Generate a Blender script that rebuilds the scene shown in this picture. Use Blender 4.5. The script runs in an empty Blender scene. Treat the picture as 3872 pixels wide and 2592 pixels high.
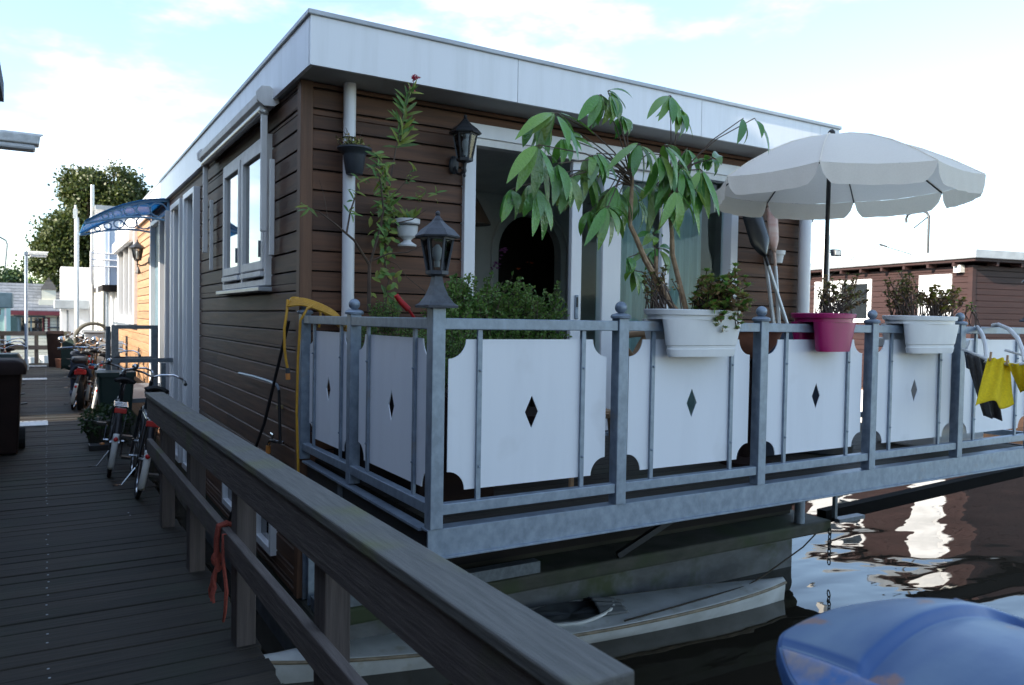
import bpy, bmesh, math, random
from mathutils import Vector, Matrix
random.seed(7)
R = math.radians
C = bpy.context.scene.collection
S = bpy.context.scene

# ------------------------------------------------------------------ camera
YAW, PITCH, ROLL = R(31.02), R(-1.729), R(0.948)
fw = Vector((math.sin(YAW)*math.cos(PITCH), math.cos(YAW)*math.cos(PITCH), math.sin(PITCH)))
rt = Vector((math.cos(YAW), -math.sin(YAW), 0)); up = rt.cross(fw)
r2 = rt*math.cos(ROLL)+up*math.sin(ROLL); u2 = -rt*math.sin(ROLL)+up*math.cos(ROLL)
cd = bpy.data.cameras.new('camera'); cam = bpy.data.objects.new('camera', cd); C.objects.link(cam)
cam.matrix_world = Matrix(((r2.x,u2.x,-fw.x,0),(r2.y,u2.y,-fw.y,0),(r2.z,u2.z,-fw.z,1.65),(0,0,0,1)))
cd.sensor_width = 36; cd.lens = 27.29; cd.clip_start = 0.05; cd.clip_end = 3000
cd.dof.use_dof = True; cd.dof.focus_distance = 4.6; cd.dof.aperture_fstop = 4.5
S.camera = cam

# ------------------------------------------------------------------ light
SUN_EL, SUN_AZ = R(25), R(265)
w = bpy.data.worlds.new('World'); S.world = w; w.use_nodes = True
nt = w.node_tree; N = nt.nodes; L = nt.links; N.clear()
wo = N.new('ShaderNodeOutputWorld'); bg = N.new('ShaderNodeBackground'); sk = N.new('ShaderNodeTexSky')
sk.sky_type = 'NISHITA'; sk.sun_disc = False; sk.sun_elevation = SUN_EL; sk.sun_rotation = SUN_AZ
sk.air_density = 1.0; sk.dust_density = 0.5; sk.ozone_density = 1.6
tc = N.new('ShaderNodeTexCoord'); mp = N.new('ShaderNodeMapping'); mp.inputs['Scale'].default_value = (1.6,1.6,4.2)
mp.inputs['Location'].default_value = (0.35,0.1,0.2)
nz = N.new('ShaderNodeTexNoise'); nz.inputs['Scale'].default_value = 2.6; nz.inputs['Detail'].default_value = 7; nz.inputs['Roughness'].default_value = .55
cr = N.new('ShaderNodeValToRGB'); cr.color_ramp.elements[0].position = .50; cr.color_ramp.elements[1].position = .84; cr.color_ramp.elements[0].color=(.06,.06,.06,1); cr.color_ramp.interpolation='EASE'
mx = N.new('ShaderNodeMix'); mx.data_type = 'RGBA'; mx.inputs[7].default_value = (6.2,6.6,7.0,1)
L.new(tc.outputs['Generated'], mp.inputs[0]); L.new(mp.outputs[0], nz.inputs[0]); L.new(nz.outputs[0], cr.inputs[0])
L.new(cr.outputs[0], mx.inputs[0]); L.new(sk.outputs[0], mx.inputs[6]); L.new(mx.outputs[2], bg.inputs[0]); L.new(bg.outputs[0], wo.inputs[0])
bg.inputs[1].default_value = 0.12
sl = bpy.data.lights.new('sun', 'SUN'); sl.energy = 4.2; sl.angle = R(.5); sl.color = (1,.90,.76)
so = bpy.data.objects.new('sun', sl); C.objects.link(so); so.location = (-8,-20,16)
sd = Vector((math.sin(SUN_AZ)*math.cos(SUN_EL), math.cos(SUN_AZ)*math.cos(SUN_EL), math.sin(SUN_EL)))
so.rotation_euler = sd.to_track_quat('Z','Y').to_euler()
S.view_settings.view_transform = 'Standard'; S.view_settings.look = 'None'
S.view_settings.exposure = 1.72; S.view_settings.gamma = 1; S.view_settings.use_curve_mapping = False

# ------------------------------------------------------------------ helpers
ORG = {}
def lerp(a,b,t): return a+(b-a)*t
class MB:
    def __init__(s): s.v=[]; s.f=[]
    def add(s, vs, fs):
        o=len(s.v); s.v += [Vector(p) for p in vs]; s.f += [tuple(i+o for i in f) for f in fs]; return s
    def box(s, a, b):
        x0,x1=sorted((a[0],b[0])); y0,y1=sorted((a[1],b[1])); z0,z1=sorted((a[2],b[2]))
        return s.add([(x0,y0,z0),(x1,y0,z0),(x1,y1,z0),(x0,y1,z0),(x0,y0,z1),(x1,y0,z1),(x1,y1,z1),(x0,y1,z1)],
                     [(0,3,2,1),(4,5,6,7),(0,1,5,4),(1,2,6,5),(2,3,7,6),(3,0,4,7)])
    def obox(s, c, ax, ay, az):
        c,ax,ay,az=map(Vector,(c,ax,ay,az)); q=[]
        for k in (-1,1):
            for i,j in ((-1,-1),(1,-1),(1,1),(-1,1)): q.append(c+ax*i+ay*j+az*k)
        return s.add(q,[(0,3,2,1),(4,5,6,7),(0,1,5,4),(1,2,6,5),(2,3,7,6),(3,0,4,7)])
    def beam(s, p, q, wd, ht, upv=(0,0,1)):
        p,q=Vector(p),Vector(q); d=(q-p); n=d.normalized(); u=Vector(upv); sd_=n.cross(u)
        if sd_.length<1e-4: sd_=n.cross(Vector((1,0,0)))
        sd_.normalize(); u=sd_.cross(n).normalized()
        return s.obox((p+q)/2, sd_*wd/2, d/2, u*ht/2)
    def tube(s, pts, r, n=8, closed=False):
        pts=[Vector(p) for p in pts]; m=len(pts); rr=r if isinstance(r,(list,tuple)) else [r]*m
        o=len(s.v); prev=None
        for i,p in enumerate(pts):
            a=pts[i-1] if (i>0 or closed) else p; b=pts[(i+1)%m] if (i<m-1 or closed) else p
            t=(b-a).normalized()
            if prev is None:
                ref=Vector((0,0,1)) if abs(t.z)<.9 else Vector((1,0,0)); nrm=t.cross(ref).normalized()
            else:
                nrm=prev-t*prev.dot(t)
                if nrm.length<1e-6: nrm=t.cross(Vector((0,0,1)))
                nrm.normalize()
            prev=nrm; bn=t.cross(nrm)
            for k in range(n):
                a_=2*math.pi*k/n; s.v.append(p+(nrm*math.cos(a_)+bn*math.sin(a_))*rr[i])
        for i in range(m-1 if not closed else m):
            j=(i+1)%m
            for k in range(n):
                k2=(k+1)%n; s.f.append((o+i*n+k,o+i*n+k2,o+j*n+k2,o+j*n+k))
        if not closed:
            s.f.append(tuple(o+k for k in range(n))[::-1]); s.f.append(tuple(o+(m-1)*n+k for k in range(n)))
        return s
    def lathe(s, prof, c=(0,0,0), n=16, ph=0., sx=1., sy=1.):
        c=Vector(c); o=len(s.v); m=len(prof)
        for r,z in prof:
            for k in range(n):
                a=ph+2*math.pi*k/n; s.v.append(c+Vector((r*math.cos(a)*sx,r*math.sin(a)*sy,z)))
        for i in range(m-1):
            for k in range(n):
                k2=(k+1)%n; s.f.append((o+i*n+k,o+i*n+k2,o+(i+1)*n+k2,o+(i+1)*n+k))
        s.f.append(tuple(o+k for k in range(n))[::-1]); s.f.append(tuple(o+(m-1)*n+k for k in range(n)))
        return s
    def prism(s, poly, off):
        poly=[Vector(p) for p in poly]; off=Vector(off); n=len(poly)
        return s.add(poly+[p+off for p in poly],[tuple(range(n))[::-1],tuple(range(n,2*n))]+[(i,(i+1)%n,n+(i+1)%n,n+i) for i in range(n)])
    def ball(s, c, r, n=12, m=8, sz=1.):
        return s.lathe([(max(1e-3,r*math.sin(math.pi*i/m)),-r*sz*math.cos(math.pi*i/m)) for i in range(m+1)],c,n)
    def quad(s,a,b,c,d): return s.add([a,b,c,d],[(0,1,2,3)])
    def sheet(s, fn, nu, nv, th=0.):
        o=len(s.v)
        for j in range(nv+1):
            for i in range(nu+1): s.v.append(Vector(fn(i/nu,j/nv)))
        for j in range(nv):
            for i in range(nu):
                a=o+j*(nu+1)+i; s.f.append((a,a+1,a+nu+2,a+nu+1))
        return s
    def leaf(s, b, t, wd, nrm=(0,0,1), sag=.0, seg=5, fold=.25):
        b,t=Vector(b),Vector(t); d=t-b; n=Vector(nrm); sdv=d.cross(n)
        if sdv.length<1e-6: sdv=d.cross(Vector((1,.3,0)))
        sdv.normalize(); n=sdv.cross(d).normalized(); o=len(s.v)
        for i in range(seg+1):
            q=i/seg; c=b+d*q+n*(sag*4*q*(1-q)); h=wd/2*(math.sin(math.pi*min(1,q*.97+.03))**.75)*(1-.25*(q-.5))
            s.v += [c-sdv*h+n*h*fold, c, c+sdv*h+n*h*fold]
        for i in range(seg):
            a=o+i*3; s.f += [(a,a+1,a+4,a+3),(a+1,a+2,a+5,a+4)]
        return s
    def mini(s, c, size, asp=.5):
        d=Vector((random.gauss(0,1),random.gauss(0,1),random.gauss(0,1)+.3)).normalized()
        e=d.cross(Vector((random.gauss(0,1),random.gauss(0,1),random.gauss(0,1)))).normalized()
        c=Vector(c); d*=size/2; e*=size*asp/2; o=len(s.v)
        s.v += [c-d, c+e, c+d, c-e]; s.f.append((o,o+1,o+2,o+3)); return s
    def build(s, name, mat, parent=None, smooth=False, bevel=0., solid=0., org=None):
        if parent is None:
            if org is None:
                xs=[p.x for p in s.v]; ys=[p.y for p in s.v]
                org=Vector(((min(xs)+max(xs))/2,(min(ys)+max(ys))/2,min(p.z for p in s.v)))
            o0=Vector(org)
        else: o0=ORG[parent.name]
        me=bpy.data.meshes.new(name); me.from_pydata([tuple(p-o0) for p in s.v],[],s.f); me.update()
        ob=bpy.data.objects.new(name, me); C.objects.link(ob); me.materials.append(M[mat])
        bm=bmesh.new(); bm.from_mesh(me); bmesh.ops.recalc_face_normals(bm, faces=bm.faces); bm.to_mesh(me); bm.free()
        if parent is None: ob.location=o0
        else: ob.parent=parent
        ORG[ob.name]=o0
        if smooth:
            for p in me.polygons: p.use_smooth=True
            try: me.set_sharp_from_angle(angle=R(40))
            except Exception: pass
        if solid:
            md=ob.modifiers.new('solid','SOLIDIFY'); md.thickness=solid; md.offset=0
        if bevel:
            md=ob.modifiers.new('bevel','BEVEL'); md.width=bevel; md.segments=2; md.limit_method='ANGLE'; md.angle_limit=R(50)
        return ob
def tag(o, label=None, cat=None, group=None, kind=None):
    if label: o['label']=label
    if cat: o['category']=cat
    if group: o['group']=group
    if kind: o['kind']=kind
    return o
def thing(name, label, cat, loc=(0,0,0), group=None):
    o=bpy.data.objects.new(name,None); C.objects.link(o); o.location=loc; o.empty_display_size=.1
    ORG[o.name]=Vector(loc); return tag(o,label,cat,group)
def one(mb, name, mat, label, cat, group=None, **k): return tag(mb.build(name,mat,**k),label,cat,group)
def dup(o, loc=None, rz=None, label=None, parent=None, rot=None):
    c=o.copy(); C.objects.link(c); ORG[c.name]=ORG.get(o.name,Vector((0,0,0)))
    if parent: c.parent=parent
    if loc is not None: c.location=loc
    if rz is not None: c.rotation_euler=(0,0,rz)
    if rot is not None: c.rotation_euler=rot
    if label: c['label']=label
    for ch in list(o.children): dup(ch,parent=c)
    return c
def minus(a0,a1,z0,z1,ops):
    zs=sorted({z0,z1}|{min(max(z,z0),z1) for o in ops for z in (o[2],o[3])}); out=[]
    for k in range(len(zs)-1):
        lo,hi=zs[k],zs[k+1]
        if hi-lo<1e-5: continue
        mid=(lo+hi)/2; cuts=sorted([(o[0],o[1]) for o in ops if o[2]<mid<o[3]]); x=a0
        for c0,c1 in cuts:
            if c0>x: out.append((x,min(c0,a1),lo,hi))
            x=max(x,c1)
        if x<a1: out.append((x,a1,lo,hi))
    return out
def siding(ax, k, a0,a1,z0,z1,pitch,ops,sgn,ref=0.,th=.022,gap=.012,lens=(2.6,4.2)):
    mb=MB(); i=math.floor((z0-ref)/pitch)
    while ref+i*pitch<z1:
        lo=max(z0,ref+i*pitch); hi=min(z1,ref+(i+1)*pitch-gap); i+=1
        if hi-lo<.01: continue
        for s0,s1,l,h in minus(a0,a1,lo,hi,ops):
            x=s0
            while x<s1-1e-4:
                e=min(s1,x+random.uniform(*lens))
                if s1-e<.5: e=s1
                t=th; c=min(.009,(h-l)*.4); pr=[(0,l),(t,l),(t,h-c),(t-c,h),(0,h)]
                def P_(a,d,z): return (k+sgn*d,a,z) if ax=='x' else (a,k+sgn*d,z)
                e2=e-(.003 if e<s1 else 0)
                n=5; vs=[P_(x,d,z) for d,z in pr]+[P_(e2,d,z) for d,z in pr]
                mb.add(vs,[(0,1,2,3,4),(9,8,7,6,5)]+[(q,(q+1)%n,n+(q+1)%n,n+q) for q in range(n)])
                x=e
    return mb
def backing(ax,k,a0,a1,z0,z1,ops,sgn,th=.12):
    mb=MB()
    for s0,s1,l,h in minus(a0,a1,z0,z1,ops):
        if ax=='x': mb.box((k,s0,l),(k-sgn*th,s1,h))
        else: mb.box((s0,k,l),(s1,k-sgn*th,h))
    return mb

# ------------------------------------------------------------------ materials
M = {}
def mk(name, c1, c2=None, rough=.6, scale=(4,4,4), detail=5, bump=0., bscale=None, metal=0., spec=.5, lo=.35, hi=.65, island=0., c3=None, m3=(.6,.7), s3=2., coat=0., trans=0., ior=1.45, rvar=0.):
    m=bpy.data.materials.new(name); m.use_nodes=True; nt=m.node_tree; N=nt.nodes; L=nt.links; b=N['Principled BSDF']
    b.inputs['Roughness'].default_value=rough; b.inputs['Metallic'].default_value=metal; b.inputs['Specular IOR Level'].default_value=spec
    b.inputs['Coat Weight'].default_value=coat; b.inputs['IOR'].default_value=ior
    M[name]=m
    if c2 is None: c2=tuple(x*.8 for x in c1)
    tc=N.new('ShaderNodeTexCoord'); mp=N.new('ShaderNodeMapping'); mp.inputs['Scale'].default_value=scale
    L.new(tc.outputs['Object'],mp.inputs[0]); vec=mp.outputs[0]
    geo=None
    if island:
        geo=N.new('ShaderNodeNewGeometry'); cb=N.new('ShaderNodeCombineXYZ'); ml=N.new('ShaderNodeMath'); ml.operation='MULTIPLY'; ml.inputs[1].default_value=37.
        L.new(geo.outputs['Random Per Island'],ml.inputs[0])
        for i in range(3): L.new(ml.outputs[0],cb.inputs[i])
        ad=N.new('ShaderNodeVectorMath'); ad.operation='ADD'; L.new(vec,ad.inputs[0]); L.new(cb.outputs[0],ad.inputs[1]); vec=ad.outputs[0]
    n=N.new('ShaderNodeTexNoise'); n.inputs['Scale'].default_value=1; n.inputs['Detail'].default_value=detail; n.inputs['Roughness'].default_value=.6; L.new(vec,n.inputs[0])
    r=N.new('ShaderNodeValToRGB'); r.color_ramp.elements[0].position=lo; r.color_ramp.elements[1].position=hi
    r.color_ramp.elements[0].color=(*c2,1); r.color_ramp.elements[1].color=(*c1,1); L.new(n.outputs[0],r.inputs[0]); col=r.outputs[0]
    if c3:
        n3=N.new('ShaderNodeTexNoise'); n3.inputs['Scale'].default_value=s3; n3.inputs['Detail'].default_value=6; L.new(tc.outputs['Object'],n3.inputs[0])
        r3=N.new('ShaderNodeValToRGB'); r3.color_ramp.elements[0].position=m3[0]; r3.color_ramp.elements[1].position=m3[1]; L.new(n3.outputs[0],r3.inputs[0])
        x=N.new('ShaderNodeMix'); x.data_type='RGBA'; x.inputs[7].default_value=(*c3,1); L.new(r3.outputs[0],x.inputs[0]); L.new(col,x.inputs[6]); col=x.outputs[2]
    if island:
        mr=N.new('ShaderNodeMapRange'); mr.inputs['To Min'].default_value=1-island; mr.inputs['To Max'].default_value=1+island; L.new(geo.outputs['Random Per Island'],mr.inputs[0])
        hs=N.new('ShaderNodeHueSaturation'); L.new(mr.outputs[0],hs.inputs['Value']); L.new(col,hs.inputs['Color']); col=hs.outputs[0]
    L.new(col,b.inputs['Base Color'])
    if rvar:
        mr2=N.new('ShaderNodeMapRange'); mr2.inputs['To Min'].default_value=max(0,rough-rvar); mr2.inputs['To Max'].default_value=rough+rvar; L.new(n.outputs[0],mr2.inputs[0]); L.new(mr2.outputs[0],b.inputs['Roughness'])
    if bump:
        bn=N.new('ShaderNodeBump'); bn.inputs['Strength'].default_value=bump; bn.inputs['Distance'].default_value=.01
        if bscale:
            nb=N.new('ShaderNodeTexNoise'); nb.inputs['Scale'].default_value=bscale; nb.inputs['Detail'].default_value=3; L.new(tc.outputs['Object'],nb.inputs[0]); L.new(nb.outputs[0],bn.inputs['Height'])
        else: L.new(n.outputs[0],bn.inputs['Height'])
        L.new(bn.outputs[0],b.inputs['Normal'])
    if trans:
        tr=N.new('ShaderNodeBsdfTranslucent'); ms=N.new('ShaderNodeMixShader'); ms.inputs[0].default_value=trans
        L.new(col,tr.inputs[0]); L.new(b.outputs[0],ms.inputs[1]); L.new(tr.outputs[0],ms.inputs[2]); L.new(ms.outputs[0],N['Material Output'].inputs[0])
    return m
def foliage(name, cols, rough=.45, trans=.25, spec=.4, bump=0.):
    m=bpy.data.materials.new(name); m.use_nodes=True; nt=m.node_tree; N=nt.nodes; L=nt.links; b=N['Principled BSDF']
    b.inputs['Roughness'].default_value=rough; b.inputs['Specular IOR Level'].default_value=spec; M[name]=m
    g=N.new('ShaderNodeNewGeometry'); r=N.new('ShaderNodeValToRGB'); e=r.color_ramp.elements
    while len(e)<len(cols): e.new(.5)
    for i,c in enumerate(cols): e[i].position=i/max(1,len(cols)-1); e[i].color=(*c,1)
    L.new(g.outputs['Random Per Island'],r.inputs[0]); L.new(r.outputs[0],b.inputs['Base Color'])
    if bump:
        tcn=N.new('ShaderNodeTexCoord'); nb=N.new('ShaderNodeTexNoise'); nb.inputs['Scale'].default_value=70; bn=N.new('ShaderNodeBump'); bn.inputs['Strength'].default_value=bump; bn.inputs['Distance'].default_value=.01
        L.new(tcn.outputs['Object'],nb.inputs[0]); L.new(nb.outputs[0],bn.inputs['Height']); L.new(bn.outputs[0],b.inputs['Normal'])
    tr=N.new('ShaderNodeBsdfTranslucent'); ms=N.new('ShaderNodeMixShader'); ms.inputs[0].default_value=trans
    L.new(r.outputs[0],tr.inputs[0]); L.new(b.outputs[0],ms.inputs[1]); L.new(tr.outputs[0],ms.inputs[2]); L.new(ms.outputs[0],N['Material Output'].inputs[0])
def glass(name, tint=(.9,.95,.95), refl=1.5, alpha=.75):
    m=bpy.data.materials.new(name); m.use_nodes=True; nt=m.node_tree; N=nt.nodes; L=nt.links; N.remove(N['Principled BSDF']); M[name]=m
    t=N.new('ShaderNodeBsdfTransparent'); t.inputs[0].default_value=(*tint,1); g=N.new('ShaderNodeBsdfGlossy'); g.inputs['Roughness'].default_value=.01
    fr=N.new('ShaderNodeFresnel'); fr.inputs[0].default_value=refl; ms=N.new('ShaderNodeMixShader')
    L.new(fr.outputs[0],ms.inputs[0]); L.new(t.outputs[0],ms.inputs[1]); L.new(g.outputs[0],ms.inputs[2]); L.new(ms.outputs[0],N['Material Output'].inputs[0])
mk('pier_wood',(.036,.029,.021),(.019,.016,.012),rough=.75,scale=(2.5,40,10),bump=.5,island=.25,c3=(.028,.033,.02),m3=(.5,.72),s3=1.4)
mk('rail_wood',(.14,.118,.106),(.088,.074,.067),rough=.7,scale=(60,4.5,60),detail=8,bump=.5,c3=(.10,.11,.05),m3=(.55,.75),s3=3)
mk('rail_cap_wood',(.158,.155,.140),(.108,.108,.098),rough=.65,scale=(60,4.5,60),detail=8,bump=.5,c3=(.15,.16,.05),m3=(.54,.74),s3=2.2)
mk('post_wood',(.10,.082,.075),(.055,.045,.041),rough=.8,scale=(30,30,1.6),bump=.5)
mk('siding_front',(.135,.060,.030),(.074,.035,.020),rough=.6,scale=(1.4,30,26),bump=.35,island=.22,c3=(.06,.04,.03),m3=(.6,.85),s3=1.1)
mk('siding_side',(.135,.068,.037),(.075,.040,.025),rough=.62,scale=(30,1.4,26),bump=.35,island=.2,c3=(.085,.058,.042),m3=(.5,.85),s3=.9)
mk('siding_fresh_sunlit',(.34,.20,.105),(.25,.14,.07),rough=.6,scale=(30,1.4,26),bump=.35,island=.16)  # newer boards past the door, colour also lightened to carry the sunlight
mk('corner_board',(.17,.085,.047),(.10,.052,.03),rough=.6,scale=(30,30,1.6),bump=.3)
mk('backing',(.012,.009,.008),rough=.9)
mk('fascia_white',(.80,.82,.84),(.72,.74,.75),rough=.32,scale=(9,9,.7),lo=.28,hi=.55,c3=(.60,.61,.58),m3=(.62,.85),s3=1.7)
mk('white_panel',(.74,.775,.82),(.70,.735,.78),rough=.32,scale=(7,7,.8),lo=.28,hi=.55,c3=(.58,.60,.62),m3=(.60,.92),s3=3)
mk('white_frame',(.80,.81,.82),(.74,.75,.76),rough=.35,scale=(6,6,1.5))
mk('white_dirty',(.78,.77,.74),(.66,.65,.62),rough=.5,scale=(9,9,2))
mk('soffit',(.50,.49,.46),(.42,.41,.39),rough=.7,scale=(2,2,2))
mk('roof_metal',(.42,.44,.46),(.34,.36,.38),rough=.4,metal=.4)
mk('roof_felt',(.08,.08,.08),rough=.9)
mk('white_pipe',(.80,.80,.80),(.72,.73,.74),rough=.3,scale=(3,3,1.2))
mk('galvanised',(.27,.33,.40),(.185,.23,.285),rough=.42,scale=(19,19,15),detail=5,metal=.35,lo=.36,hi=.66,c3=(.25,.24,.22),m3=(.64,.82),s3=7,rvar=.12)
mk('galvanised_dark',(.17,.20,.23),(.11,.13,.15),rough=.45,scale=(30,30,20),metal=.3)
mk('glass_mirror',(.012,.016,.018),rough=.02,spec=1.,coat=1.,ior=2.0)
glass('glass',(.86,.95,.93),1.22); glass('lantern_glass',(.62,.66,.68),1.45)
mk('curtain',(.50,.66,.64),(.38,.53,.51),rough=.9,scale=(40,40,.6),trans=.5)
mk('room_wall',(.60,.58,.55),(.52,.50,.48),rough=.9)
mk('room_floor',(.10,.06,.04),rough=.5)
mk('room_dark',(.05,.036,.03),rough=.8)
mk('black_metal',(.03,.033,.037),(.02,.022,.025),rough=.42,scale=(20,20,20))
mk('lantern_grey',(.075,.085,.10),(.05,.055,.065),rough=.5,scale=(30,30,30),bump=.2)
mk('black_plastic',(.018,.018,.02),rough=.45)
mk('rubber',(.014,.014,.014),rough=.8)
mk('chrome',(.62,.64,.66),(.5,.5,.5),rough=.18,metal=1.)
mk('red_plastic',(.55,.02,.02),rough=.3)
mk('red_paint',(.42,.04,.03),rough=.35)
mk('charcoal_pot',(.05,.058,.07),(.036,.042,.05),rough=.5,scale=(14,14,5))
mk('white_pot',(.74,.75,.74),(.66,.67,.67),rough=.38,scale=(5,5,2))
mk('magenta_pot',(.36,.012,.115),(.30,.01,.095),rough=.34,scale=(6,6,2))
mk('terracotta',(.42,.17,.09),(.3,.12,.07),rough=.8,scale=(12,12,12))
mk('soil',(.03,.022,.016),rough=.95,bump=.8,bscale=60)
mk('bark',(.17,.12,.075),(.08,.055,.035),rough=.85,scale=(30,30,9),bump=.5)
mk('twig',(.11,.075,.05),(.06,.04,.03),rough=.8,scale=(20,20,8))
mk('stem_tan',(.42,.28,.17),(.26,.17,.10),rough=.8,scale=(30,30,30),bump=.4)
mk('dead_stem',(.13,.095,.075),(.07,.05,.042),rough=.9,scale=(20,20,20))
foliage('leaf_big',[(.07,.22,.03),(.14,.34,.045),(.07,.22,.05),(.22,.40,.06),(.12,.24,.09),(.22,.32,.06)],rough=.24,trans=.22,spec=.7,bump=.5)
foliage('leaf_oleander',[(.072,.180,.036),(.144,.264,.060),(.264,.288,.048),(.060,.132,.036)],trans=.3)
foliage('leaf_bush',[(.07,.16,.028),(.12,.23,.045),(.18,.27,.06),(.09,.17,.05)],trans=.3)
foliage('leaf_sedum',[(.108,.297,.047),(.189,.378,.068),(.297,.405,.081),(.405,.257,.108),(.162,.338,.068)],trans=.2)
foliage('leaf_sedum_dry',[(.176,.216,.068),(.351,.230,.095),(.216,.284,.068),(.135,.121,.061),(.324,.365,.081)],trans=.2)
foliage('leaf_sedum_yellow',[(.297,.378,.054),(.432,.432,.068),(.216,.297,.068),(.351,.203,.068),(.405,.230,.121)],trans=.25)
foliage('leaf_dark',[(.02,.05,.015),(.035,.07,.02),(.05,.085,.03)],trans=.2)
foliage('leaf_tree',[(.035,.06,.015),(.055,.08,.02),(.085,.10,.025),(.03,.05,.015)],trans=.3)
foliage('leaf_dead',[(.240,.144,.072),(.384,.240,.120),(.144,.090,.054)],trans=.2)
foliage('petal_pink',[(.65,.02,.09),(.5,.02,.08)],trans=.2); foliage('petal_violet',[(.45,.12,.38),(.3,.08,.25)],trans=.2); foliage('petal_orange',[(.7,.13,.03),(.5,.08,.02)],trans=.2)
mk('umbrella_cloth',(.96,.90,.79),(.92,.86,.75),rough=.85,scale=(90,90,90),detail=2,trans=.30,bump=.35,bscale=9)
mk('yellow_hose',(.62,.33,.03),(.5,.26,.03),rough=.4,scale=(20,20,20))
mk('orange_plastic',(.65,.25,.06),rough=.4)
mk('brass',(.45,.36,.2),rough=.35,metal=.8)
mk('yellow_cloth',(.85,.66,.02),(.72,.55,.02),rough=.9,scale=(60,60,60),trans=.25)
mk('grey_cloth',(.085,.085,.085),(.06,.06,.062),rough=.95,scale=(60,60,60))
mk('navy_cloth',(.04,.055,.085),rough=.9)
mk('white_plastic',(.70,.71,.70),rough=.4)
mk('paddle_black',(.03,.035,.037),(.02,.022,.024),rough=.25)
mk('paddle_wood',(.62,.46,.36),(.55,.32,.25),rough=.4,scale=(2,2,14))
mk('aluminium',(.62,.62,.6),rough=.35,metal=.5)
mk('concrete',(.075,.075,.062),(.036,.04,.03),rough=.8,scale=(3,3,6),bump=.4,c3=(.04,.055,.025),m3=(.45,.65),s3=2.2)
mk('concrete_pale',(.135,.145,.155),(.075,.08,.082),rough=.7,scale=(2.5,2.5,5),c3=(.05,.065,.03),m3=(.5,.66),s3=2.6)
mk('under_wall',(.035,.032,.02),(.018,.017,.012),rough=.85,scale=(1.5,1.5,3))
mk('kayak_white',(.62,.64,.64),(.46,.48,.47),rough=.45,scale=(3,3,3),c3=(.3,.28,.2),m3=(.6,.8),s3=5)
mk('kayak_wood',(.30,.24,.16),(.16,.13,.09),rough=.6,scale=(9,9,9))
mk('tarp_grey',(.10,.11,.115),(.06,.065,.07),rough=.5)
mk('bin_blue',(.034,.105,.28),(.028,.088,.245),rough=.40,scale=(2,2,2),rvar=.1,bump=.05,bscale=40)
def bleach():   # the upward faces of the lid are sun bleached and scuffed
    nt=M['bin_blue'].node_tree; N=nt.nodes; L=nt.links; b=N['Principled BSDF']; src=b.inputs['Base Color'].links[0].from_socket
    g=N.new('ShaderNodeNewGeometry'); sp=N.new('ShaderNodeSeparateXYZ'); L.new(g.outputs['Normal'],sp.inputs[0])
    r=N.new('ShaderNodeMapRange'); r.inputs['From Min'].default_value=.80; r.inputs['From Max'].default_value=.93; L.new(sp.outputs['Z'],r.inputs[0])
    tc=N.new('ShaderNodeTexCoord'); mp=N.new('ShaderNodeMapping'); mp.inputs['Scale'].default_value=(4,9,4); mp.inputs['Rotation'].default_value=(0,0,.5); n=N.new('ShaderNodeTexNoise'); n.inputs['Scale'].default_value=1.; n.inputs['Detail'].default_value=7; L.new(tc.outputs['Object'],mp.inputs[0]); L.new(mp.outputs[0],n.inputs[0])
    q=N.new('ShaderNodeValToRGB'); q.color_ramp.elements[0].position=.33; q.color_ramp.elements[1].position=.72; L.new(n.outputs[0],q.inputs[0])
    c=N.new('ShaderNodeMix'); c.data_type='RGBA'; c.inputs[6].default_value=(.065,.125,.25,1); c.inputs[7].default_value=(.14,.215,.31,1); L.new(q.outputs[0],c.inputs[0])
    x=N.new('ShaderNodeMix'); x.data_type='RGBA'; L.new(r.outputs[0],x.inputs[0]); L.new(src,x.inputs[6]); L.new(c.outputs[2],x.inputs[7])
    n2=N.new('ShaderNodeTexNoise'); n2.inputs['Scale'].default_value=11; n2.inputs['Detail'].default_value=5; L.new(tc.outputs['Object'],n2.inputs[0])
    q2=N.new('ShaderNodeValToRGB'); q2.color_ramp.elements[0].position=.66; q2.color_ramp.elements[1].position=.72; L.new(n2.outputs[0],q2.inputs[0])
    y=N.new('ShaderNodeMix'); y.data_type='RGBA'; y.inputs[7].default_value=(.27,.17,.15,1); L.new(q2.outputs[0],y.inputs[0]); L.new(x.outputs[2],y.inputs[6]); L.new(y.outputs[2],b.inputs['Base Color'])
bleach()
mk('bin_lip',(.34,.30,.31),(.08,.19,.44),rough=.55,scale=(9,9,9),lo=.42,hi=.58)
mk('bin_blue_dark',(.015,.035,.12),rough=.4)
mk('bin_scuff',(.30,.25,.24),(.18,.17,.19),rough=.7,scale=(8,8,8))
mk('bin_brown',(.022,.011,.009),(.016,.008,.007),rough=.7,spec=.25)
mk('chalk',(.075,.062,.055),rough=.9)
mk('bin_green',(.018,.04,.035),rough=.5)
mk('bin_grey',(.36,.40,.43),rough=.5)
mk('rope_red',(.35,.075,.05),(.22,.05,.035),rough=.95,scale=(60,60,60),bump=.6)
mk('rope_dark',(.045,.035,.025),rough=.95)
mk('red_handle',(.55,.015,.02),rough=.4)
mk('canopy_blue',(.10,.36,.62),(.08,.32,.56),rough=.25,trans=.45)
mk('canopy_arm',(.26,.48,.68),(.22,.42,.62),rough=.35)
mk('door_teal',(.10,.16,.20),(.07,.12,.15),rough=.4)
mk('white_paint',(.76,.78,.80),(.66,.68,.70),rough=.55,scale=(3,3,1))
mk('pale_blue_paint',(.60,.70,.82),(.54,.63,.75),rough=.5,scale=(3,3,1))
mk('dark_brown_boards',(.042,.019,.017),(.028,.013,.012),rough=.6,scale=(1.2,1.2,22),bump=.3,island=.1)
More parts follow.
